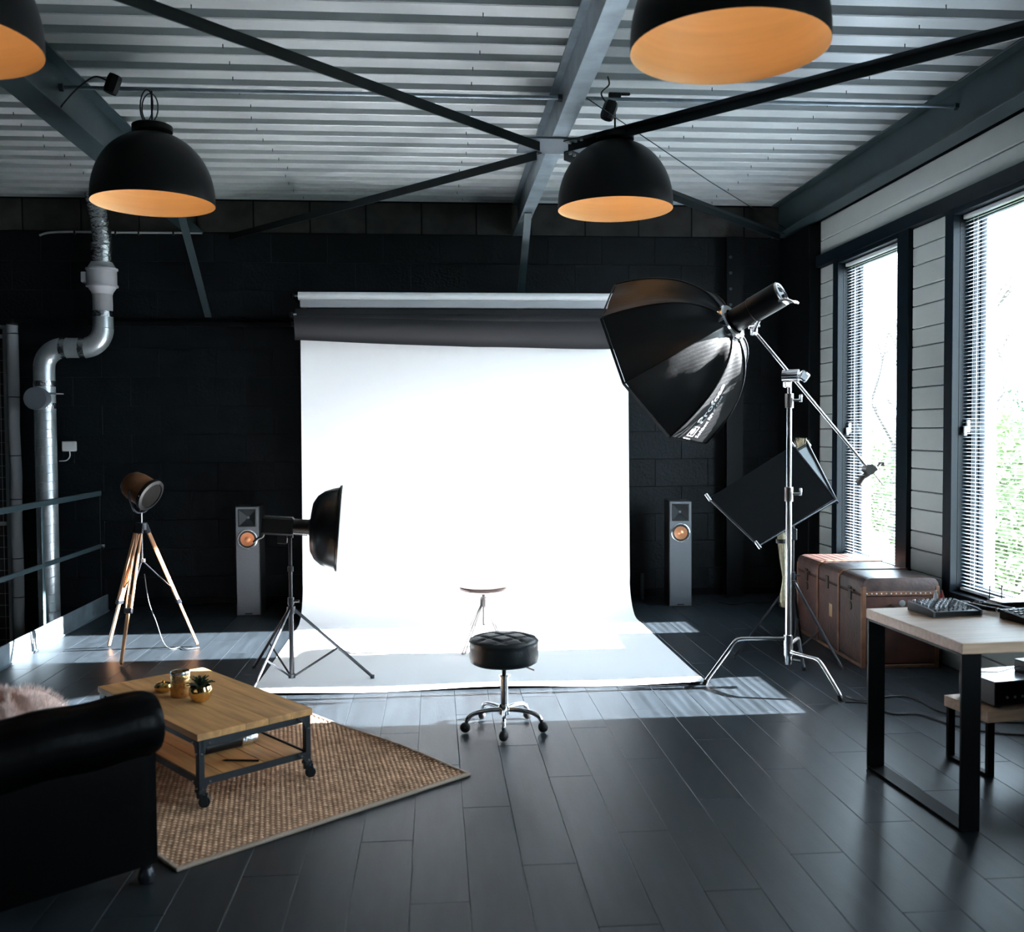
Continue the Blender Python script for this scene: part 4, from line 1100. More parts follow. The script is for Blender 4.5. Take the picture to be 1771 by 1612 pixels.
for sx in (-1, 1):
    for sy in (-1, 1):
        leg = MB()
        c0 = V(sx * hx, sy * hy, 0)
        leg.cbox((c0.x - 0.014, c0.y - 0.014, 0.062), (c0.x + 0.014, c0.y + 0.014, TH - 0.029), 0.003)
        leg.cbox((c0.x - 0.018, c0.y - 0.018, 0.060), (c0.x + 0.018, c0.y + 0.018, 0.075), 0.003)
        leg = leg.build('leg', M_IRON, ct, False)
        for zt in (TH - 0.030, 0.116):
            gm = MB(); gm.extrude([(-sx * px, pz) for px, pz in gus], 0.004, Matrix.Translation((c0.x, c0.y + sy * 0.012 + 0.002, zt)) @ Matrix.Rotation(math.pi / 2, 4, 'X'))
            gm.build('corner_bracket', M_IRON, leg, False); gm = MB()
            gm.extrude([(-sy * px, pz) for px, pz in gus], 0.004, Matrix.Translation((c0.x + sx * 0.012 - 0.002, c0.y, zt)) @ Matrix.Rotation(math.pi / 2, 4, 'Z') @ Matrix.Rotation(math.pi / 2, 4, 'X'))
            gm.build('corner_bracket', M_IRON, leg, False)
        for zt, off in ((TH - 0.045, 0.035), (TH - 0.085, 0.0), (0.103, 0.035), (0.08, 0.0)):
            MB().cyl((c0.x - sx * off, c0.y + sy * 0.014, zt), (c0.x - sx * off, c0.y + sy * 0.020, zt), 0.004, 0.002, 6).build('rivet', M_BOLT, leg)
            MB().cyl((c0.x + sx * 0.014, c0.y - sy * off, zt), (c0.x + sx * 0.020, c0.y - sy * off, zt), 0.004, 0.002, 6).build('rivet', M_BOLT, leg)
        cm = MB()
        wa = V(0.5, 0.85, 0) ; wc = V(c0.x + 0.012, c0.y - 0.008, 0.0235)
        cm.cyl(wc - wa * 0.010, wc + wa * 0.010, 0.0235, n=18)
        cm.cyl((c0.x, c0.y, 0.040), (c0.x, c0.y, 0.062), 0.017, n=12)
        for s in (-1, 1): cm.cbox((-0.013, -0.002, -0.010), (0.013, 0.002, 0.030), 0.001, Matrix.Translation(wc + wa * s * 0.014) @ rotz(math.atan2(-0.5, 0.85)))
        cm.build('caster', M_IRON, leg)

TZ = 0.014 + TH + 0.0006
pt = on_z(347, 1213, TZ)
pot = thing('potted_succulent', 'dark green succulent in a polished gold bowl on the coffee table', 'plant', pt)
MB().lathe([(0.0005, 0.0), (0.026, 0.0), (0.040, 0.012), (0.050, 0.034), (0.050, 0.055), (0.044, 0.072), (0.041, 0.072), (0.046, 0.055), (0.0005, 0.050)], 40, None, False).build('pot', M_GOLD, pot)
MB().lathe([(0.0005, 0.064), (0.043, 0.062)], 24, None, False).build('soil', M_SOIL, pot)
lf = MB()
def leaf_mesh():
    m = MB(); L_, Wd = 0.060, 0.011
    def f(u, v):
        w = Wd * math.sin(math.pi * min(1, v * 0.92 + 0.08)) ** 0.7 * (1 - v ** 6)
        return ((u - 0.5) * 2 * w, L_ * v, 0.012 * math.sin(v * 2.2) - 0.004 * (1 - (2 * u - 1) ** 2) + (0.0))
    m.grid(f, 4, 7)
    def f2(u, v):
        p = f(u, v); return (p[0], p[1], p[2] + 0.005 * (1 - (2 * u - 1) ** 2) * math.sin(math.pi * min(1, v + .05)) + 0.0005)
    m.grid(f2, 4, 7)
    return m.mesh('leaf', M_LEAF)
lme = leaf_mesh()
for k in range(24):
    l = obj('leaf', lme, pot); tier = k // 8
    l.rotation_euler = (math.radians([12, 38, 62][tier] + random.uniform(-8, 8)), 0, math.radians(45 * k + tier * 20 + random.uniform(-10, 10)))
    l.location = (0, 0, 0.064 + 0.004 * tier); s_ = [1.15, 1.0, 0.75][tier]; l.scale = (s_, s_, s_)
jp = on_z(312, 1204, TZ)
jar = thing('candle_jar', 'tall hammered gold glass candle jar beside the succulent', 'jar', jp)
MB().lathe([(0.0005, 0.0), (0.040, 0.0), (0.044, 0.006), (0.044, 0.105), (0.041, 0.116), (0.038, 0.116), (0.041, 0.104), (0.041, 0.010), (0.0005, 0.008)], 32, None, False).build('glass', M_GOLDHAM, jar)
MB().lathe([(0.044, 0.104), (0.0455, 0.11), (0.042, 0.119), (0.038, 0.116)], 32, None, False).build('rim', M_SILVER, jar)
MB().cyl((0, 0, 0.009), (0, 0, 0.06), 0.036, n=24).build('candle', M_FAN, jar)
dp_ = on_z(283, 1196, TZ)
dish = thing('gold_dish', 'small round polished gold dish left of the candle jar', 'dish', dp_)
MB().lathe([(0.0005, 0.0), (0.030, 0.0), (0.041, 0.012), (0.044, 0.026), (0.038, 0.038), (0.022, 0.044), (0.006, 0.046), (0.0005, 0.046)], 32, None, False).build('body', M_GOLD, dish)
MB().lathe([(0.0005, 0.056), (0.006, 0.053), (0.005, 0.046)], 14, None, False).build('knob', M_GOLD, dish)
SZ = 0.014 + 0.113 + 0.0006
q = on_z(392, 1296, SZ)
dvb = thing('portable_speaker', 'black rounded device with a shiny silver end on the lower table shelf', 'device', q, RZ)
Md = Matrix.Translation((0, 0, 0.030)) @ Matrix.Rotation(math.pi / 2, 4, 'Y')
MB().lathe([(0.0005, -0.12), (0.022, -0.118), (0.030, -0.108), (0.030, 0.06), (0.028, 0.066)], 28, Md, False).build('body', M_MATTEBLK, dvb)
MB().lathe([(0.028, 0.064), (0.0305, 0.068), (0.0305, 0.135), (0.026, 0.142), (0.0005, 0.144)], 28, Md, False).build('silver_end', M_FOIL, dvb)
q = on_z(418, 1317, SZ)
pn = thing('stick', 'thin dark pencil lying on the lower table shelf', 'stick', q, math.radians(-8))  # thin dark rod laid along a dark line on the shelf
MB().cyl((-0.075, 0, 0.0045), (0.075, 0, 0.0045), 0.0045, n=6).build('shaft', M_MATTEBLK, pn)
MB().cyl((-0.075, 0, 0.0045), (-0.088, 0, 0.0045), 0.0045, 0.0008, 6).build('tip', M_SEATWOOD, pn)

# ------------------------------------------------------------------ black leather sofa with fleece throw
so = thing('leather_sofa', 'black leather sofa with rolled arm at the lower left', 'sofa', (-0.955, 3.365, 0.0), RZ)
AL = 1.0
def arm_section(x_):
    pts = []
    return pts
arm = MB()
NA = 28
def arm_f(u, v):
    # u along the arm (0 front), v around the cross-section
    x_ = -AL * u
    t_ = v
    # outline in (y,z): outer foot up to scroll, around the roll and down the inside
    out = [(0.0, 0.075), (0.0, 0.25), (0.002, 0.43), (0.004, 0.455)]
    rc = (0.028, 0.555); rr = 0.112
    for k in range(0, 17):
        a_ = math.radians(-118 - k * 17.0)
        out.append((rc[0] + rr * math.cos(a_), rc[1] + rr * math.sin(a_)))
    out += [(0.15, 0.46), (0.155, 0.30), (0.155, 0.075)]
    f_ = t_ * (len(out) - 1); i_ = min(int(f_), len(out) - 2); w_ = f_ - i_
    y_ = out[i_][0] * (1 - w_) + out[i_ + 1][0] * w_; z_ = out[i_][1] * (1 - w_) + out[i_ + 1][1] * w_
    e = min(1.0, u / 0.035); rnd = math.sqrt(max(0, 1 - (1 - e) ** 2))
    cx_, cz_ = (rc if z_ > 0.44 else (0.078, z_))
    sh = 0.88 + 0.12 * rnd
    y_ = cx_ + (y_ - cx_) * sh; z_ = cz_ + (z_ - cz_) * sh
    if z_ > 0.45: z_ += 0.010 * math.sin(u * 22) * (0.4 if u > .05 else 0.1) - 0.018 * max(0, u - 0.1)
    return (x_, y_, z_)
arm.grid(arm_f, 36, 69).build('rolled_arm', M_LEATHER, so, angle=60)
fc = MB(); o_ = [arm_f(0.0, k / 60) for k in range(61)]
fc.add(o_, [tuple(range(61))]); fc.build('arm_front', M_LEATHER, so, False)
MB().cbox((-0.92, 0.16, 0.10), (-0.06, 1.22, 0.27), 0.02).build('seat_base', M_LEATHER, so, False)
MB().cbox((-0.90, 0.165, 0.272), (-0.07, 1.20, 0.395), 0.04).build('seat_cushion', M_LEATHER, so, angle=60)
MB().cbox((-1.08, 0.0, 0.10), (-0.93, 1.22, 0.62), 0.05).build('backrest', M_LEATHER, so, angle=60)
for fx, fy in ((-0.03, 0.035), (-0.03, 1.17), (-1.02, 0.05), (-1.02, 1.17)):
    MB().lathe([(0.012, 0.001), (0.024, 0.004), (0.030, 0.022), (0.024, 0.045), (0.018, 0.055), (0.024, 0.076), (0.024, 0.10)], 18, Matrix.Translation((fx, fy, 0))).build('foot', M_STANDBLK, so)
so_M = Matrix.Translation((-0.955, 3.365, 0)) @ rotz(RZ)
fu = thing('fleece_throw', 'fluffy pale pink fleece lying on the black sofa', 'throw', so_M @ V(-0.27, 0.66, 0.400), RZ)
fb = MB()
def fur_f(u, v):
    a_, b_ = u * 2 * math.pi, v * math.pi / 2
    r_ = 1 + 0.10 * math.sin(3 * a_ + 1) + 0.05 * math.sin(7 * a_)
    return (0.21 * r_ * math.cos(a_) * math.cos(b_), 0.34 * r_ * math.sin(a_) * math.cos(b_), 0.004 + 0.165 * math.sin(b_) * (1 + 0.12 * math.sin(5 * a_)))
fb.grid(fur_f, 40, 12); base_me = fb.build('hide', M_FUR, fu)
hr = MB()
for i in range(6500):
    u, v = random.random(), random.random() ** 1.3
    p = V(*fur_f(u, v)); n_ = V(p.x / 0.044, p.y / 0.115, (p.z) / 0.018).normalized()
    t_ = V(random.uniform(-1, 1), random.uniform(-1, 1), random.uniform(-.4, .4)) * 0.5
    q = p + (n_ + t_).normalized() * random.uniform(0.018, 0.034); q.z = max(q.z, 0.003)
    s_ = V(random.uniform(-1, 1), random.uniform(-1, 1), random.uniform(-1, 1)).normalized() * 0.0016
    hr.add([p - s_, p + s_, q], [(0, 1, 2)])
h_ = hr.build('fleece', M_FUR, fu, False); h_['kind'] = 'stuff'

# ------------------------------------------------------------------ leather trunk
tk = thing('steamer_trunk', 'old brown leather steamer trunk with studded lid under the window', 'trunk', (2.735, 6.02, 0.001), -0.035)
KW, KL, KH, LID = 0.50, 1.24, 0.585, 0.475
def trunk_box(a, b, c): return MB().cbox(a, b, c)
MB().cbox((0, 0, 0.02), (KW, KL, LID), 0.012).build('body', M_TRUNK, tk, False)
lidm = MB()
def lid_f(u, v):
    pr = [(0.0, LID + 0.002), (0.0, KH - 0.055), (0.006, KH - 0.028), (0.024, KH - 0.008), (0.055, KH), (KW - 0.055, KH), (KW - 0.024, KH - 0.008), (KW - 0.006, KH - 0.028), (KW, KH - 0.055), (KW, LID + 0.002)]
    f_ = v * (len(pr) - 1); i_ = min(int(f_), len(pr) - 2); w_ = f_ - i_
    return (pr[i_][0] * (1 - w_) + pr[i_ + 1][0] * w_, KL * u, pr[i_][1] * (1 - w_) + pr[i_ + 1][1] * w_)
lidm.grid(lid_f, 2, 27)
for e in (0, 1): lidm.add([lid_f(e, k / 27) for k in range(28)], [tuple(range(28))])
lid = lidm.build('lid', M_TRUNKLID, tk, angle=50)
MB().cbox((0.004, -0.006, LID - 0.004), (KW - 0.004, 0.0, LID + 0.024), 0.002).build('lid_band', M_TRUNKEDGE, lid, False)
MB().cbox((-0.006, 0.004, LID + 0.000), (0.0, KL - 0.004, LID + 0.006), 0.001).build('lid_band', M_BRASSDARK, lid, False)
for k in range(15):
    MB().lathe([(0.006, 0), (0.004, 0.003), (0.0005, 0.0045)], 8, frame((0.025 + k * 0.032, -0.006, LID + 0.010), (0, -1, 0)), False).build('stud', M_BOLT, lid)
def band(y0, y1, m, t=0.006):
    b = MB()
    pr = [(-t, 0.02), (-t, KH - 0.055), (0.004 - t, KH - 0.024), (0.022, KH - 0.006 + t), (0.055, KH + t), (KW - 0.03, KH + t)]
    for (xa, za), (xb_, zb) in zip(pr, pr[1:]):
        b.add([(xa, y0, za), (xa, y1, za), (xb_, y1, zb), (xb_, y0, zb)], [(0, 1, 2, 3)])
        b.add([(xa, y0, za), (xb_, y0, zb), (xb_ + .006 if zb < KH - .05 else xb_, y0, zb - (0 if zb < KH - .05 else .006)), (xa + .006, y0, za - (0 if za < KH - .05 else .006))], [(0, 1, 2, 3)])
    return b.build('strap', m, tk, False)
for y0 in (0.40, 0.80): band(y0 - 0.016, y0 + 0.016, M_TRUNKEDGE)
for ya, yb in ((-0.004, 0.022), (KL - 0.022, KL + 0.004)):
    MB().cbox((-0.005, ya, 0.0), (0.022, yb, KH - 0.055), 0.003).build('corner_edge', M_TRUNKEDGE, tk, False)
    MB().cbox((KW - 0.022, ya, 0.0), (KW + 0.005, yb, KH - 0.055), 0.003).build('corner_edge', M_TRUNKEDGE, tk, False)
MB().cbox((-0.003, 0.0, 0.0), (KW, KL, 0.022), 0.003).build('bottom_edge', M_TRUNKEDGE, tk, False)
for y0 in (0.20, 1.03):
    l = MB().cbox((-0.010, y0 - 0.025, LID - 0.06), (0.0, y0 + 0.025, LID + 0.03), 0.003); l.cyl((-0.012, y0 - 0.09, LID + 0.015), (-0.012, y0, LID + 0.015), 0.006, n=8)
    l.lathe([(0.030, 0), (0.028, 0.005), (0.0005, 0.006)], 16, frame((0, y0, LID - 0.10), (-1, 0, 0)), False)
    l.build('latch', M_BRASSDARK, tk, False)
lk = MB().cbox((-0.009, 0.585, LID - 0.05), (0.0, 0.635, LID + 0.04), 0.003).build('lock', M_BRASSDARK, tk, False)
MB().cbox((-0.002, 0.52, 0.235), (0.0, 0.575, 0.325), 0.0004).build('paper_label', M_STICKER, tk, False)
MB().tube(smoothpath([(0.18, -0.004, 0.41), (0.20, -0.03, 0.40), (0.27, -0.035, 0.395), (0.32, -0.03, 0.40), (0.34, -0.004, 0.41)], 4), 0.009, 8).build('side_handle', M_BRASSDARK, tk)
MB().lathe([(0.022, 0), (0.018, 0.005), (0.0005, 0.006)], 14, frame((0.26, 0, 0.42), (0, -1, 0)), False).build('side_lock', M_BOLT, tk)

# ------------------------------------------------------------------ desk and what stands on it
DZ = 0.73
dk_ = thing('desk', 'oak desk with black steel loop legs at the right', 'desk', (1.983, 3.505, 0.001), math.radians(2.95))
DL, DD = 1.22, 0.74
MB().cbox((0, 0, DZ - 0.043), (DL, DD, DZ - 0.001), 0.0025).build('desk_top', M_DESKWOOD, dk_, False)
for x0 in (0.004, DL - 0.084):
    lf_ = MB(); zt = DZ - 0.0435
    lf_.cbox((x0, 0.006, 0), (x0 + 0.08, 0.018, zt), 0.001); lf_.cbox((x0, DD - 0.018, 0), (x0 + 0.08, DD - 0.006, zt), 0.001)
    lf_.cbox((x0, 0.018, 0), (x0 + 0.08, DD - 0.018, 0.012), 0.001); lf_.cbox((x0, 0.018, zt - 0.010), (x0 + 0.08, DD - 0.018, zt), 0.001)
    lf_.build('leg_frame', M_DESKLEG, dk_, False)
DM = Matrix.Translation((1.983, 3.505, DZ + 0.001)) @ rotz(math.radians(2.95))
mx = thing('mixing_console', 'small black audio mixer full of knobs on the desk', 'audio mixer', (2.238, 4.105, DZ + 0.0012), math.radians(6))
body = MB(); w2, d2 = 0.108, 0.092
body.add([(-w2, -d2, 0), (w2, -d2, 0), (w2, d2, 0), (-w2, d2, 0), (-w2, -d2, 0.022), (w2, -d2, 0.022), (w2, d2, 0.036), (-w2, d2, 0.036)],
         [(0, 3, 2, 1), (4, 5, 6, 7), (0, 1, 5, 4), (1, 2, 6, 5), (2, 3, 7, 6), (3, 0, 4, 7)])
body.build('body', M_MATTEBLK, mx, False)
for s in (-1, 1):
    MB().add([(s * w2, -d2 - .004, 0), (s * w2, d2 + .002, 0), (s * w2, d2 + .002, 0.042), (s * w2, -d2 + .02, 0.030), (s * w2, -d2 - .004, 0.024)] + [(s * (w2 + 0.010), -d2 - .004, 0), (s * (w2 + 0.010), d2 + .002, 0), (s * (w2 + 0.010), d2 + .002, 0.042), (s * (w2 + .010), -d2 + .02, 0.030), (s * (w2 + .010), -d2 - .004, 0.024)],
             [(0, 1, 2, 3, 4), (9, 8, 7, 6, 5), (0, 5, 6, 1), (1, 6, 7, 2), (2, 7, 8, 3), (3, 8, 9, 4), (4, 9, 5, 0)]).build('side_cheek', M_GREYCAP, mx, False)
kme = MB().lathe([(0.0065, 0), (0.0055, 0.012), (0.0035, 0.0135), (0.0005, 0.0135)], 10, None, False).mesh('knob', M_SILVER)
kme2 = MB().lathe([(0.0065, 0), (0.0055, 0.012), (0.0035, 0.0135), (0.0005, 0.0135)], 10, None, False).mesh('knob', M_GREYCAP)
for i in range(9):
    for j in range(6):
        yy_ = -d2 + 0.050 + j * 0.0245
        obj('knob', kme if (i * 3 + j) % 4 else kme2, mx, (-w2 + 0.014 + i * 0.0225, yy_, 0.022 + 0.014 * (yy_ + d2) / (2 * d2)))
for i in range(9):
    MB().cbox((-w2 + 0.010 + i * 0.0225, -d2 + 0.014 + 0.006 * (i % 3), 0.022), (-w2 + 0.018 + i * 0.0225, -d2 + 0.022 + 0.006 * (i % 3), 0.030), 0.001).build('fader', M_GREYCAP, mx, False)
def microphone(loc, rz, lab):
    m = thing('microphone', lab, 'microphone', loc, rz, 'microphones on the desk')
    Mm = Matrix.Translation((0, 0, 0.0235)) @ Matrix.Rotation(math.pi / 2, 4, 'Y')
    tl = Matrix.Rotation(0.065, 4, 'Y')
    MB().lathe([(0.009, -0.17), (0.011, -0.165), (0.0115, -0.12), (0.017, 0.02), (0.0185, 0.03)], 20, Mm).build('handle', M_MATTEBLK, m)
    MB().lathe([(0.0185, 0.03), (0.0235, 0.036), (0.0235, 0.046), (0.019, 0.048)], 20, Mm, False).build('collar', M_SILVER, m)
    MB().lathe([(0.0225, 0.046), (0.0233, 0.06), (0.021, 0.078), (0.012, 0.088), (0.0005, 0.091)], 20, Mm, False).build('grille', M_GREYCAP, m)
    MB().lathe([(0.011, -0.160), (0.0118, -0.155), (0.0118, -0.15), (0.0112, -0.145)], 16, Mm, False).build('ring', M_SILVER, m)
    m.scale = (0.78, 0.78, 0.78)
    return m
microphone((2.398, 4.150, DZ + 0.0012), math.radians(114), 'black hand microphone nearest the mixer on the desk')
microphone((2.468, 4.150, DZ + 0.0012), math.radians(116), 'black hand microphone between the first microphone and the router')
ro = thing('router', 'flat black router box with two short antennas at the desk back', 'router', (2.578, 4.18, DZ + 0.0012), math.radians(4))
MB().cbox((-0.068, -0.055, 0.003), (0.068, 0.055, 0.034), 0.004).build('case', M_MATTEBLK, ro, False)
MB().cbox((-0.064, -0.051, 0.0342), (0.064, 0.051, 0.036), 0.0006).build('glare_plate', M_GLARE, ro, False)  # pale plate carries the coloured-in window glare
for xa in (-0.055, 0.005):
    MB().cyl((xa, 0.052, 0.02), (xa + 0.004, 0.056, 0.085), 0.003, 0.0025, 8).build('antenna', M_MATTEBLK, ro)
    MB().cyl((xa + 0.004, 0.056, 0.085), (xa + 0.004, 0.056, 0.094), 0.0042, n=8).build('antenna_tip', M_MATTEBLK, ro)
for xa in (-0.055, 0.055):
    for ya in (-0.045, 0.045): MB().cyl((xa, ya, 0), (xa, ya, 0.003), 0.006, n=8).build('rubber_foot', M_RUBBER, ro)
kp = thing('control_pad', 'black controller with rows of pale keys at the right edge of the desk', 'controller', (2.545, 3.885, DZ + 0.0012), math.radians(9))
MB().add([(-.13, -.09, 0), (.13, -.09, 0), (.13, .09, 0), (-.13, .09, 0), (-.13, -.09, .022), (.13, -.09, .022), (.13, .09, .040), (-.13, .09, .040)], [(0, 3, 2, 1), (4, 5, 6, 7), (0, 1, 5, 4), (1, 2, 6, 5), (2, 3, 7, 6), (3, 0, 4, 7)]).build('case', M_MATTEBLK, kp, False)
tiltk = Matrix.Translation((0, 0, 0.031)) @ Matrix.Rotation(0.0997, 4, 'X')
MB().cbox((-.124, -.084, 0.0003), (.124, .084, 0.002), 0.0006, tiltk).build('face_plate', M_SPKFRONT, kp, False)
kkm = MB().cbox((-0.0075, -0.0065, 0), (0.0075, 0.0065, 0.005), 0.0012, tiltk).mesh('key', M_MATTEBLK, False)
for i in range(10):
    for j in range(5):
        yo = -0.066 + j * 0.030
        o = obj('key', kkm, kp, (-0.106 + i * 0.0235, yo, 0.002 + yo * 0.0997))
for loc, m_, lab in (((2.270, 4.238, DZ + 0.0012), M_WHITEPL, 'small white tapered bottle behind the mixer'), ((2.297, 4.236, DZ + 0.0012), M_RED, 'small red tapered bottle behind the mixer')):
    b_ = thing('small_bottle', lab, 'bottle', loc, 0, 'little bottles behind the mixer')
    MB().lathe([(0.010, 0), (0.011, 0.004), (0.010, 0.05), (0.006, 0.066)], 16).build('body', m_, b_)
    MB().cyl((0, 0, 0.066), (0, 0, 0.076), 0.0045, n=12).build('cap', m_, b_)

# low bench with amplifier under the desk
be = thing('low_bench', 'low oak bench with black loop legs under the desk', 'bench', (2.415, 4.055, 0.001), math.radians(9))
MB().cbox((0, 0, 0.245), (0.66, 0.29, 0.295), 0.002).build('bench_top', M_DESKWOOD, be, False)
for x0 in (0.008, 0.615):
    lf_ = MB(); zt = 0.2445
    lf_.cbox((x0, 0.006, 0), (x0 + 0.035, 0.026, zt), 0.0015); lf_.cbox((x0, 0.264, 0), (x0 + 0.035, 0.284, zt), 0.0015)
    lf_.cbox((x0, 0.026, 0), (x0 + 0.035, 0.264, 0.015), 0.0015)
    lf_.build('leg_frame', M_DESKLEG, be, False)
BM = Matrix.Translation((2.415, 4.055, 0.2965)) @ rotz(math.radians(9))
am = thing('amplifier', 'black hi-fi amplifier with window glare coloured into its glossy top on the low bench', 'amplifier', BM @ V(0.06, 0.03, 0), math.radians(9))
MB().cbox((0, 0, 0.012), (0.43, 0.235, 0.118), 0.002).build('case', M_MATTEBLK, am, False)
MB().cbox((0.003, 0.004, 0.1182), (0.427, 0.231, 0.1205), 0.0006).build('glare_plate', M_GLARE, am, False)  # window glare put into the colour of the amplifier top
MB().cbox((0.004, -0.004, 0.016), (0.426, 0.0, 0.114), 0.001).build('front_panel', M_DESKLEG, am, False)
MB().cyl((0.33, -0.004, 0.065), (0.33, -0.022, 0.065), 0.024, n=20).build('volume_knob', M_MATTEBLK, am)
for k in range(4): MB().cyl((0.06 + k * 0.04, -0.004, 0.05), (0.06 + k * 0.04, -0.009, 0.05), 0.006, n=10).build('button', M_GREYCAP, am)
for xa in (0.04, 0.39):
    for ya in (0.03, 0.20): MB().cyl((xa, ya, 0), (xa, ya, 0.012), 0.014, n=12).build('foot', M_RUBBER, am)
ab = thing('media_box', 'small black box on top of the amplifier', 'box', BM @ V(0.295, 0.07, 0.1206), math.radians(9))
MB().cbox((0, 0, 0), (0.15, 0.12, 0.055), 0.004).build('case', M_MATTEBLK, ab, False)
MB().cbox((0.003, 0.003, 0.0552), (0.147, 0.117, 0.0565), 0.0005).build('lid', M_FAN, ab, False)
MB().tube(smoothpath([(0.0, 0.08, 0.03), (-0.03, 0.09, 0.02), (-0.10, 0.10, 0.004), (-0.17, 0.11, 0.006), (-0.22, 0.12, 0.003)], 5), 0.0025, 6).build('lead', M_CABLE, ab)

# floor cables on the right
def floor_cable(px, lab):
    pts = [on_z(x_, y_, 0.006) for x_, y_ in px]
    tag(MB().tube(smoothpath(pts, 8), 0.005, 6).build('floor_cable', M_CABLE), lab, 'cable', 'black cables on the floor')
floor_cable([(1462, 1204), (1490, 1212), (1545, 1204), (1580, 1208), (1630, 1232), (1700, 1246), (1790, 1250)], 'upper black cable running from the boom stand under the desk')
floor_cable([(1462, 1214), (1500, 1216), (1540, 1234), (1590, 1236), (1650, 1255), (1720, 1268), (1800, 1272)], 'lower black cable running from the boom stand under the desk')
floor_cable([(1205, 1046), (1240, 1042), (1270, 1046), (1300, 1041), (1350, 1042)], 'black cable lying along the back wall right of the speaker')

# ------------------------------------------------------------------ railing, duct and wall fittings at the left
ra = thing('stair_railing', 'grey-green steel stair railing with two rails at the left', 'railing', (KERB_X - 0.028, 0, 0))
for z, h in ((1.035, 0.022), (0.58, 0.017)):
    MB().cbox((-0.008, 1.0, z - h), (0.008, 8.62, z + h), 0.003).build('rail', M_BEAM, ra, False)
for yy in (3.1, 5.2, 7.36, 8.60):
    MB().cbox((-0.006, yy - 0.022, -0.18), (0.006, yy + 0.022, 1.03), 0.003).build('post', M_BEAM if yy < 8 else M_BLACK, ra, False)
MB().cyl((0.008, 8.60, 0.58), (0.03, 8.60, 0.58), 0.014, n=10).build('end_bolt', M_BOLT, ra)

du = thing('ventilation_duct', 'shiny spiral ventilation duct rising along the back wall with two elbows', 'duct', (0, 0, 0))
DY = 8.70; r_d = 0.088
xa_, xb_ = -3.355, -2.855
MB().cyl((xa_, DY, -1.88), (xa_, DY, 2.12), r_d, n=28).build('lower_pipe', M_DUCT, du)
def elbow(c, a0, a1, R):
    return [(c[0] + R * math.cos(a0 + (a1 - a0) * k / 10), DY, c[1] + R * math.sin(a0 + (a1 - a0) * k / 10)) for k in range(11)]
MB().tube(elbow((xa_ + 0.17, 2.12), math.pi, math.pi / 2, 0.17), r_d, 28).build('elbow', M_DUCT, du)
MB().cyl((xa_ + 0.17, DY, 2.29), (xb_ - 0.17, DY, 2.29), r_d * 0.98, n=28).build('cross_pipe', M_DUCT, du)
MB().tube(elbow((xb_ - 0.17, 2.46), -math.pi / 2, 0, 0.17), r_d, 28).build('elbow', M_DUCT, du)
MB().cyl((xb_, DY, 2.46), (xb_, DY, 2.60), r_d * 0.97, n=28).build('upper_pipe', M_DUCT, du)
MB().tube([(xb_, DY, 2.58), (xb_ + 0.002, DY, 2.66), (xb_, DY, 2.76)], r_d * 0.93, 24).build('flexible_sleeve', M_INSUL, du)
MB().tube(smoothpath([(xb_, DY, 3.02), (xb_ + 0.01, DY, 3.2), (xb_ - 0.015, DY, 3.42), (xb_ - 0.05, DY, 3.62)], 8), r_d * 0.92, 24).build('foil_hose', M_FOIL, du)
for z in (1.98, 1.79, 2.58, 3.16, 3.05):
    xx_ = xa_ if z < 2.2 else xb_
    MB().lathe([(r_d + 0.002, -0.025), (r_d + 0.004, 0), (r_d + 0.002, 0.025)], 28, Matrix.Translation((xx_, DY, z)), False).build('foil_tape', M_FOIL, du)
for xx_ in (xa_ + 0.17, xb_ - 0.17):
    MB().lathe([(r_d + 0.002, -0.025), (r_d + 0.004, 0), (r_d + 0.002, 0.025)], 28, frame((xx_, DY, 2.29), (1, 0, 0)), False).build('foil_tape', M_FOIL, du)
for k in range(26):
    z = -0.2 + k * 0.075
    if z < 1.72:
        MB().tube([(xa_ + (r_d + 0.001) * math.cos(t_ * math.pi / 12), DY + (r_d + 0.001) * math.sin(t_ * math.pi / 12), z + 0.037 * t_ / 12) for t_ in range(12, 25)], 0.0022, 4).build('spiral_seam', M_DUCT, du)
MB().lathe([(r_d + 0.004, -0.008), (r_d + 0.010, 0), (r_d + 0.004, 0.008)], 28, Matrix.Translation((xa_, DY, 1.895)), False).build('pipe_clip', M_GREYCAP, du)
MB().cyl((xa_ + r_d, DY, 1.895), (xa_ + r_d + 0.05, DY + 0.05, 1.895), 0.006, n=6).build('clip_bolt', M_BOLT, du)
tee = MB().cyl((xa_ - 0.02, DY - 0.05, 1.85), (xa_ - 0.025, DY - 0.15, 1.85), 0.096, n=28); tee.build('tee_cap', M_GREYCAP, du)
fan = thing('duct_fan', 'white plastic inline duct fan in the upper duct', 'fan', (xb_, DY, 2.75))
MB().lathe([(0.086, 0.0), (0.088, 0.015), (0.118, 0.062), (0.132, 0.064), (0.132, 0.078), (0.122, 0.080), (0.122, 0.205), (0.132, 0.208), (0.132, 0.222), (0.118, 0.224), (0.09, 0.272), (0.086, 0.29)], 36, None, False).build('housing', M_FAN, fan)
MB().cbox((-0.165, -0.045, 0.10), (-0.115, 0.045, 0.19), 0.006).build('terminal_box', M_FAN, fan, False)

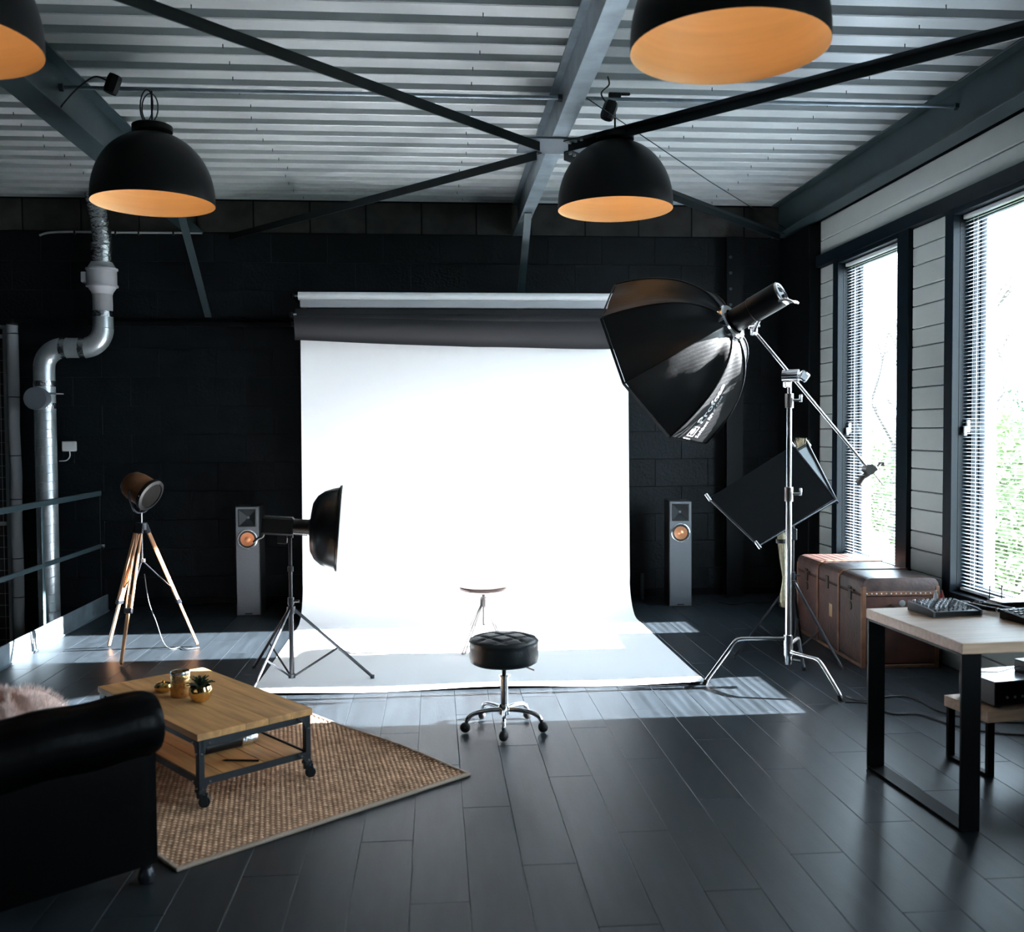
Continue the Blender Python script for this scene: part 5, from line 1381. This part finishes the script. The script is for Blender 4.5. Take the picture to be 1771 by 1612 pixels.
ip = thing('insulated_pipe', 'grey foam-wrapped vertical pipe beside the duct', 'pipe', (-3.655, 8.80, 0))
zs = [-1.85, -1.0, -0.3, 0.12, 0.46, 0.98, 1.36, 1.87, 2.42, 2.5]
for a, b in zip(zs, zs[1:]):
    MB().tube([(0, 0, a + 0.004), (random.uniform(-.006, .006), 0, (a + b) / 2), (0, 0, b - 0.004)], 0.048, 16).build('wrap', M_INSUL, ip)
    MB().cyl((0, 0, b - 0.012), (0, 0, b + 0.012), 0.045, n=16).build('tie', M_MATTEBLK, ip)
ms = thing('mesh_panel', 'wire mesh panel in front of dark slats at the far left', 'mesh panel', (-4.2, 8.86, -1.6))
W_, H_ = 0.94, 4.1
for x0, x1, z0, z1 in ((-W_ / 2, W_ / 2, 0, 0.03), (-W_ / 2, W_ / 2, H_ - 0.03, H_), (-W_ / 2, -W_ / 2 + 0.03, 0.03, H_ - 0.03), (W_ / 2 - 0.03, W_ / 2, 0.03, H_ - 0.03)):
    MB().cbox((x0, -0.012, z0), (x1, 0.012, z1), 0.002).build('frame_bar', M_WIRE, ms, False)
g = MB()
for i in range(1, 15): xx_ = -W_ / 2 + W_ * i / 15; g.box((xx_ - 0.0016, -0.0016, 0.03), (xx_ + 0.0016, 0.0016, H_ - 0.03))
for j in range(1, 40): zz_ = H_ * j / 40; g.box((-W_ / 2 + 0.03, -0.0045, zz_ - 0.0016), (W_ / 2 - 0.03, -0.0016, zz_ + 0.0016))
g = g.build('wire_grid', M_WIRE, ms, False); g['kind'] = 'stuff'
for i in range(9):
    MB().cbox((-W_ / 2 + 0.03 + i * 0.098, 0.022, 0.02), (-W_ / 2 + 0.118 + i * 0.098, 0.04, H_ - 0.02), 0.004).build('slat', M_WOODDARK, ms, False)
for zz_ in (2.38, 4.02): MB().cbox((-W_ / 2 + 0.03, -0.022, zz_ - 0.035), (W_ / 2 - 0.03, -0.006, zz_ + 0.0), 0.004).build('foil_strip', M_INSUL, ms, False)

wbx = thing('wall_socket_box', 'small white plastic box on the black wall beside the duct', 'socket', (-3.235, WALL_Y - 0.001, 1.437))
MB().cbox((-0.06, -0.045, -0.045), (0.06, 0.0, 0.045), 0.008).build('cover', M_WHITEPL, wbx, False)
MB().tube(smoothpath([(0.0, -0.015, -0.045), (0.0, -0.015, -0.09), (-0.03, -0.015, -0.125), (-0.09, -0.02, -0.13)], 5), 0.005, 6).build('cable', M_WHITEPL, wbx)
wc_ = thing('wall_cable', 'pale cable clipped along the top of the black wall at the left', 'cable', (-2.7, WALL_Y - 0.02, 3.325))
MB().tube(smoothpath([(-0.75, 0, -0.03), (-0.6, 0, 0.0), (0.0, 0, 0.002), (0.65, 0, 0.004)], 5), 0.010, 8).build('cable', M_INSUL, wc_)
for xx_ in (-0.45, -0.1, 0.1, 0.4): MB().cbox((xx_ - 0.008, -0.012, -0.016), (xx_ + 0.008, 0.018, 0.016), 0.002).build('clip', M_MATTEBLK, wc_, False)

# ------------------------------------------------------------------ garden outside the windows
gr = MB().box((WALL_X + 0.5, -20, -1.2), (60, 70, -1.0)).build('ground', M_GROUND, smooth=False)
struct(gr, 'garden ground outside the windows')
def bare_tree(loc, h, seed, lab):
    rnd = random.Random(seed)
    t = thing('bare_tree', lab, 'tree', loc, 0, 'trees outside the windows')
    tr, br = MB(), MB()
    def grow(p, d, L_, r, lev):
        q = p + d * L_; m = (p + q) / 2 + V(rnd.uniform(-1, 1), rnd.uniform(-1, 1), 0) * L_ * 0.05
        (tr if lev == 0 else br).tube([p, m, q], r, 6, rad=[r, r * 0.85, r * 0.65])
        if lev < 5:
            for _ in range(3 if lev < 3 else 2):
                nd = (d + V(rnd.uniform(-.8, .8), rnd.uniform(-.8, .8), rnd.uniform(-.1, .6))).normalized()
                grow(q - d * L_ * rnd.uniform(0, .3), nd, L_ * rnd.uniform(.6, .8), r * 0.58, lev + 1)
    grow(V(0, 0, 0), V(0, 0, 1), h * 0.28, h * 0.016, 0)
    tr.build('trunk', M_BARK, t); br.build('branches', M_BARK, t)
bare_tree((9.2, 16.8, -1.0), 7.5, 3, 'bare leafless tree seen through the window above the desk')
bare_tree((10.5, 21.5, -1.0), 8.0, 5, 'bare leafless tree seen through the window behind the trunk')
def bush(loc, rx, rz, n, m, seed, lab):
    rnd = random.Random(seed); t = thing('garden_bush', lab, 'bush', loc, 0, 'bushes outside the windows')
    st_ = MB()
    for k in range(6): st_.tube([(0, 0, 0), (rnd.uniform(-.5, .5) * rx, rnd.uniform(-.5, .5) * rx, rz * rnd.uniform(.6, 1.2))], 0.02, 5)
    st_.build('stems', M_BARK, t)
    f = MB()
    for i in range(n):
        d = V(rnd.gauss(0, 1), rnd.gauss(0, 1), rnd.gauss(0, 1)).normalized() * (rnd.random() ** 0.4)
        p = V(d.x * rx, d.y * rx, rz + d.z * rz)
        a = V(rnd.uniform(-1, 1), rnd.uniform(-1, 1), rnd.uniform(-1, 1)).normalized() * 0.065
        b = a.cross(V(rnd.uniform(-1, 1), rnd.uniform(-1, 1), rnd.uniform(-1, 1))).normalized() * 0.038
        f.add([p - a, p + b, p + a, p - b], [(0, 1, 2, 3)])
    f.build('foliage', m, t, False)
bush((8.0, 13.0, -1.0), 1.7, 1.45, 6000, M_FOLIAGE, 1, 'pale green garden bush low in the window above the desk')
bush((11.5, 19.0, -1.0), 2.2, 1.7, 6000, M_EVERGREEN, 2, 'dark green garden bush seen between the two windows')
bush((11.0, 23.5, -1.0), 2.0, 1.3, 5000, M_FOLIAGE, 4, 'pale green garden bush low in the window behind the trunk')
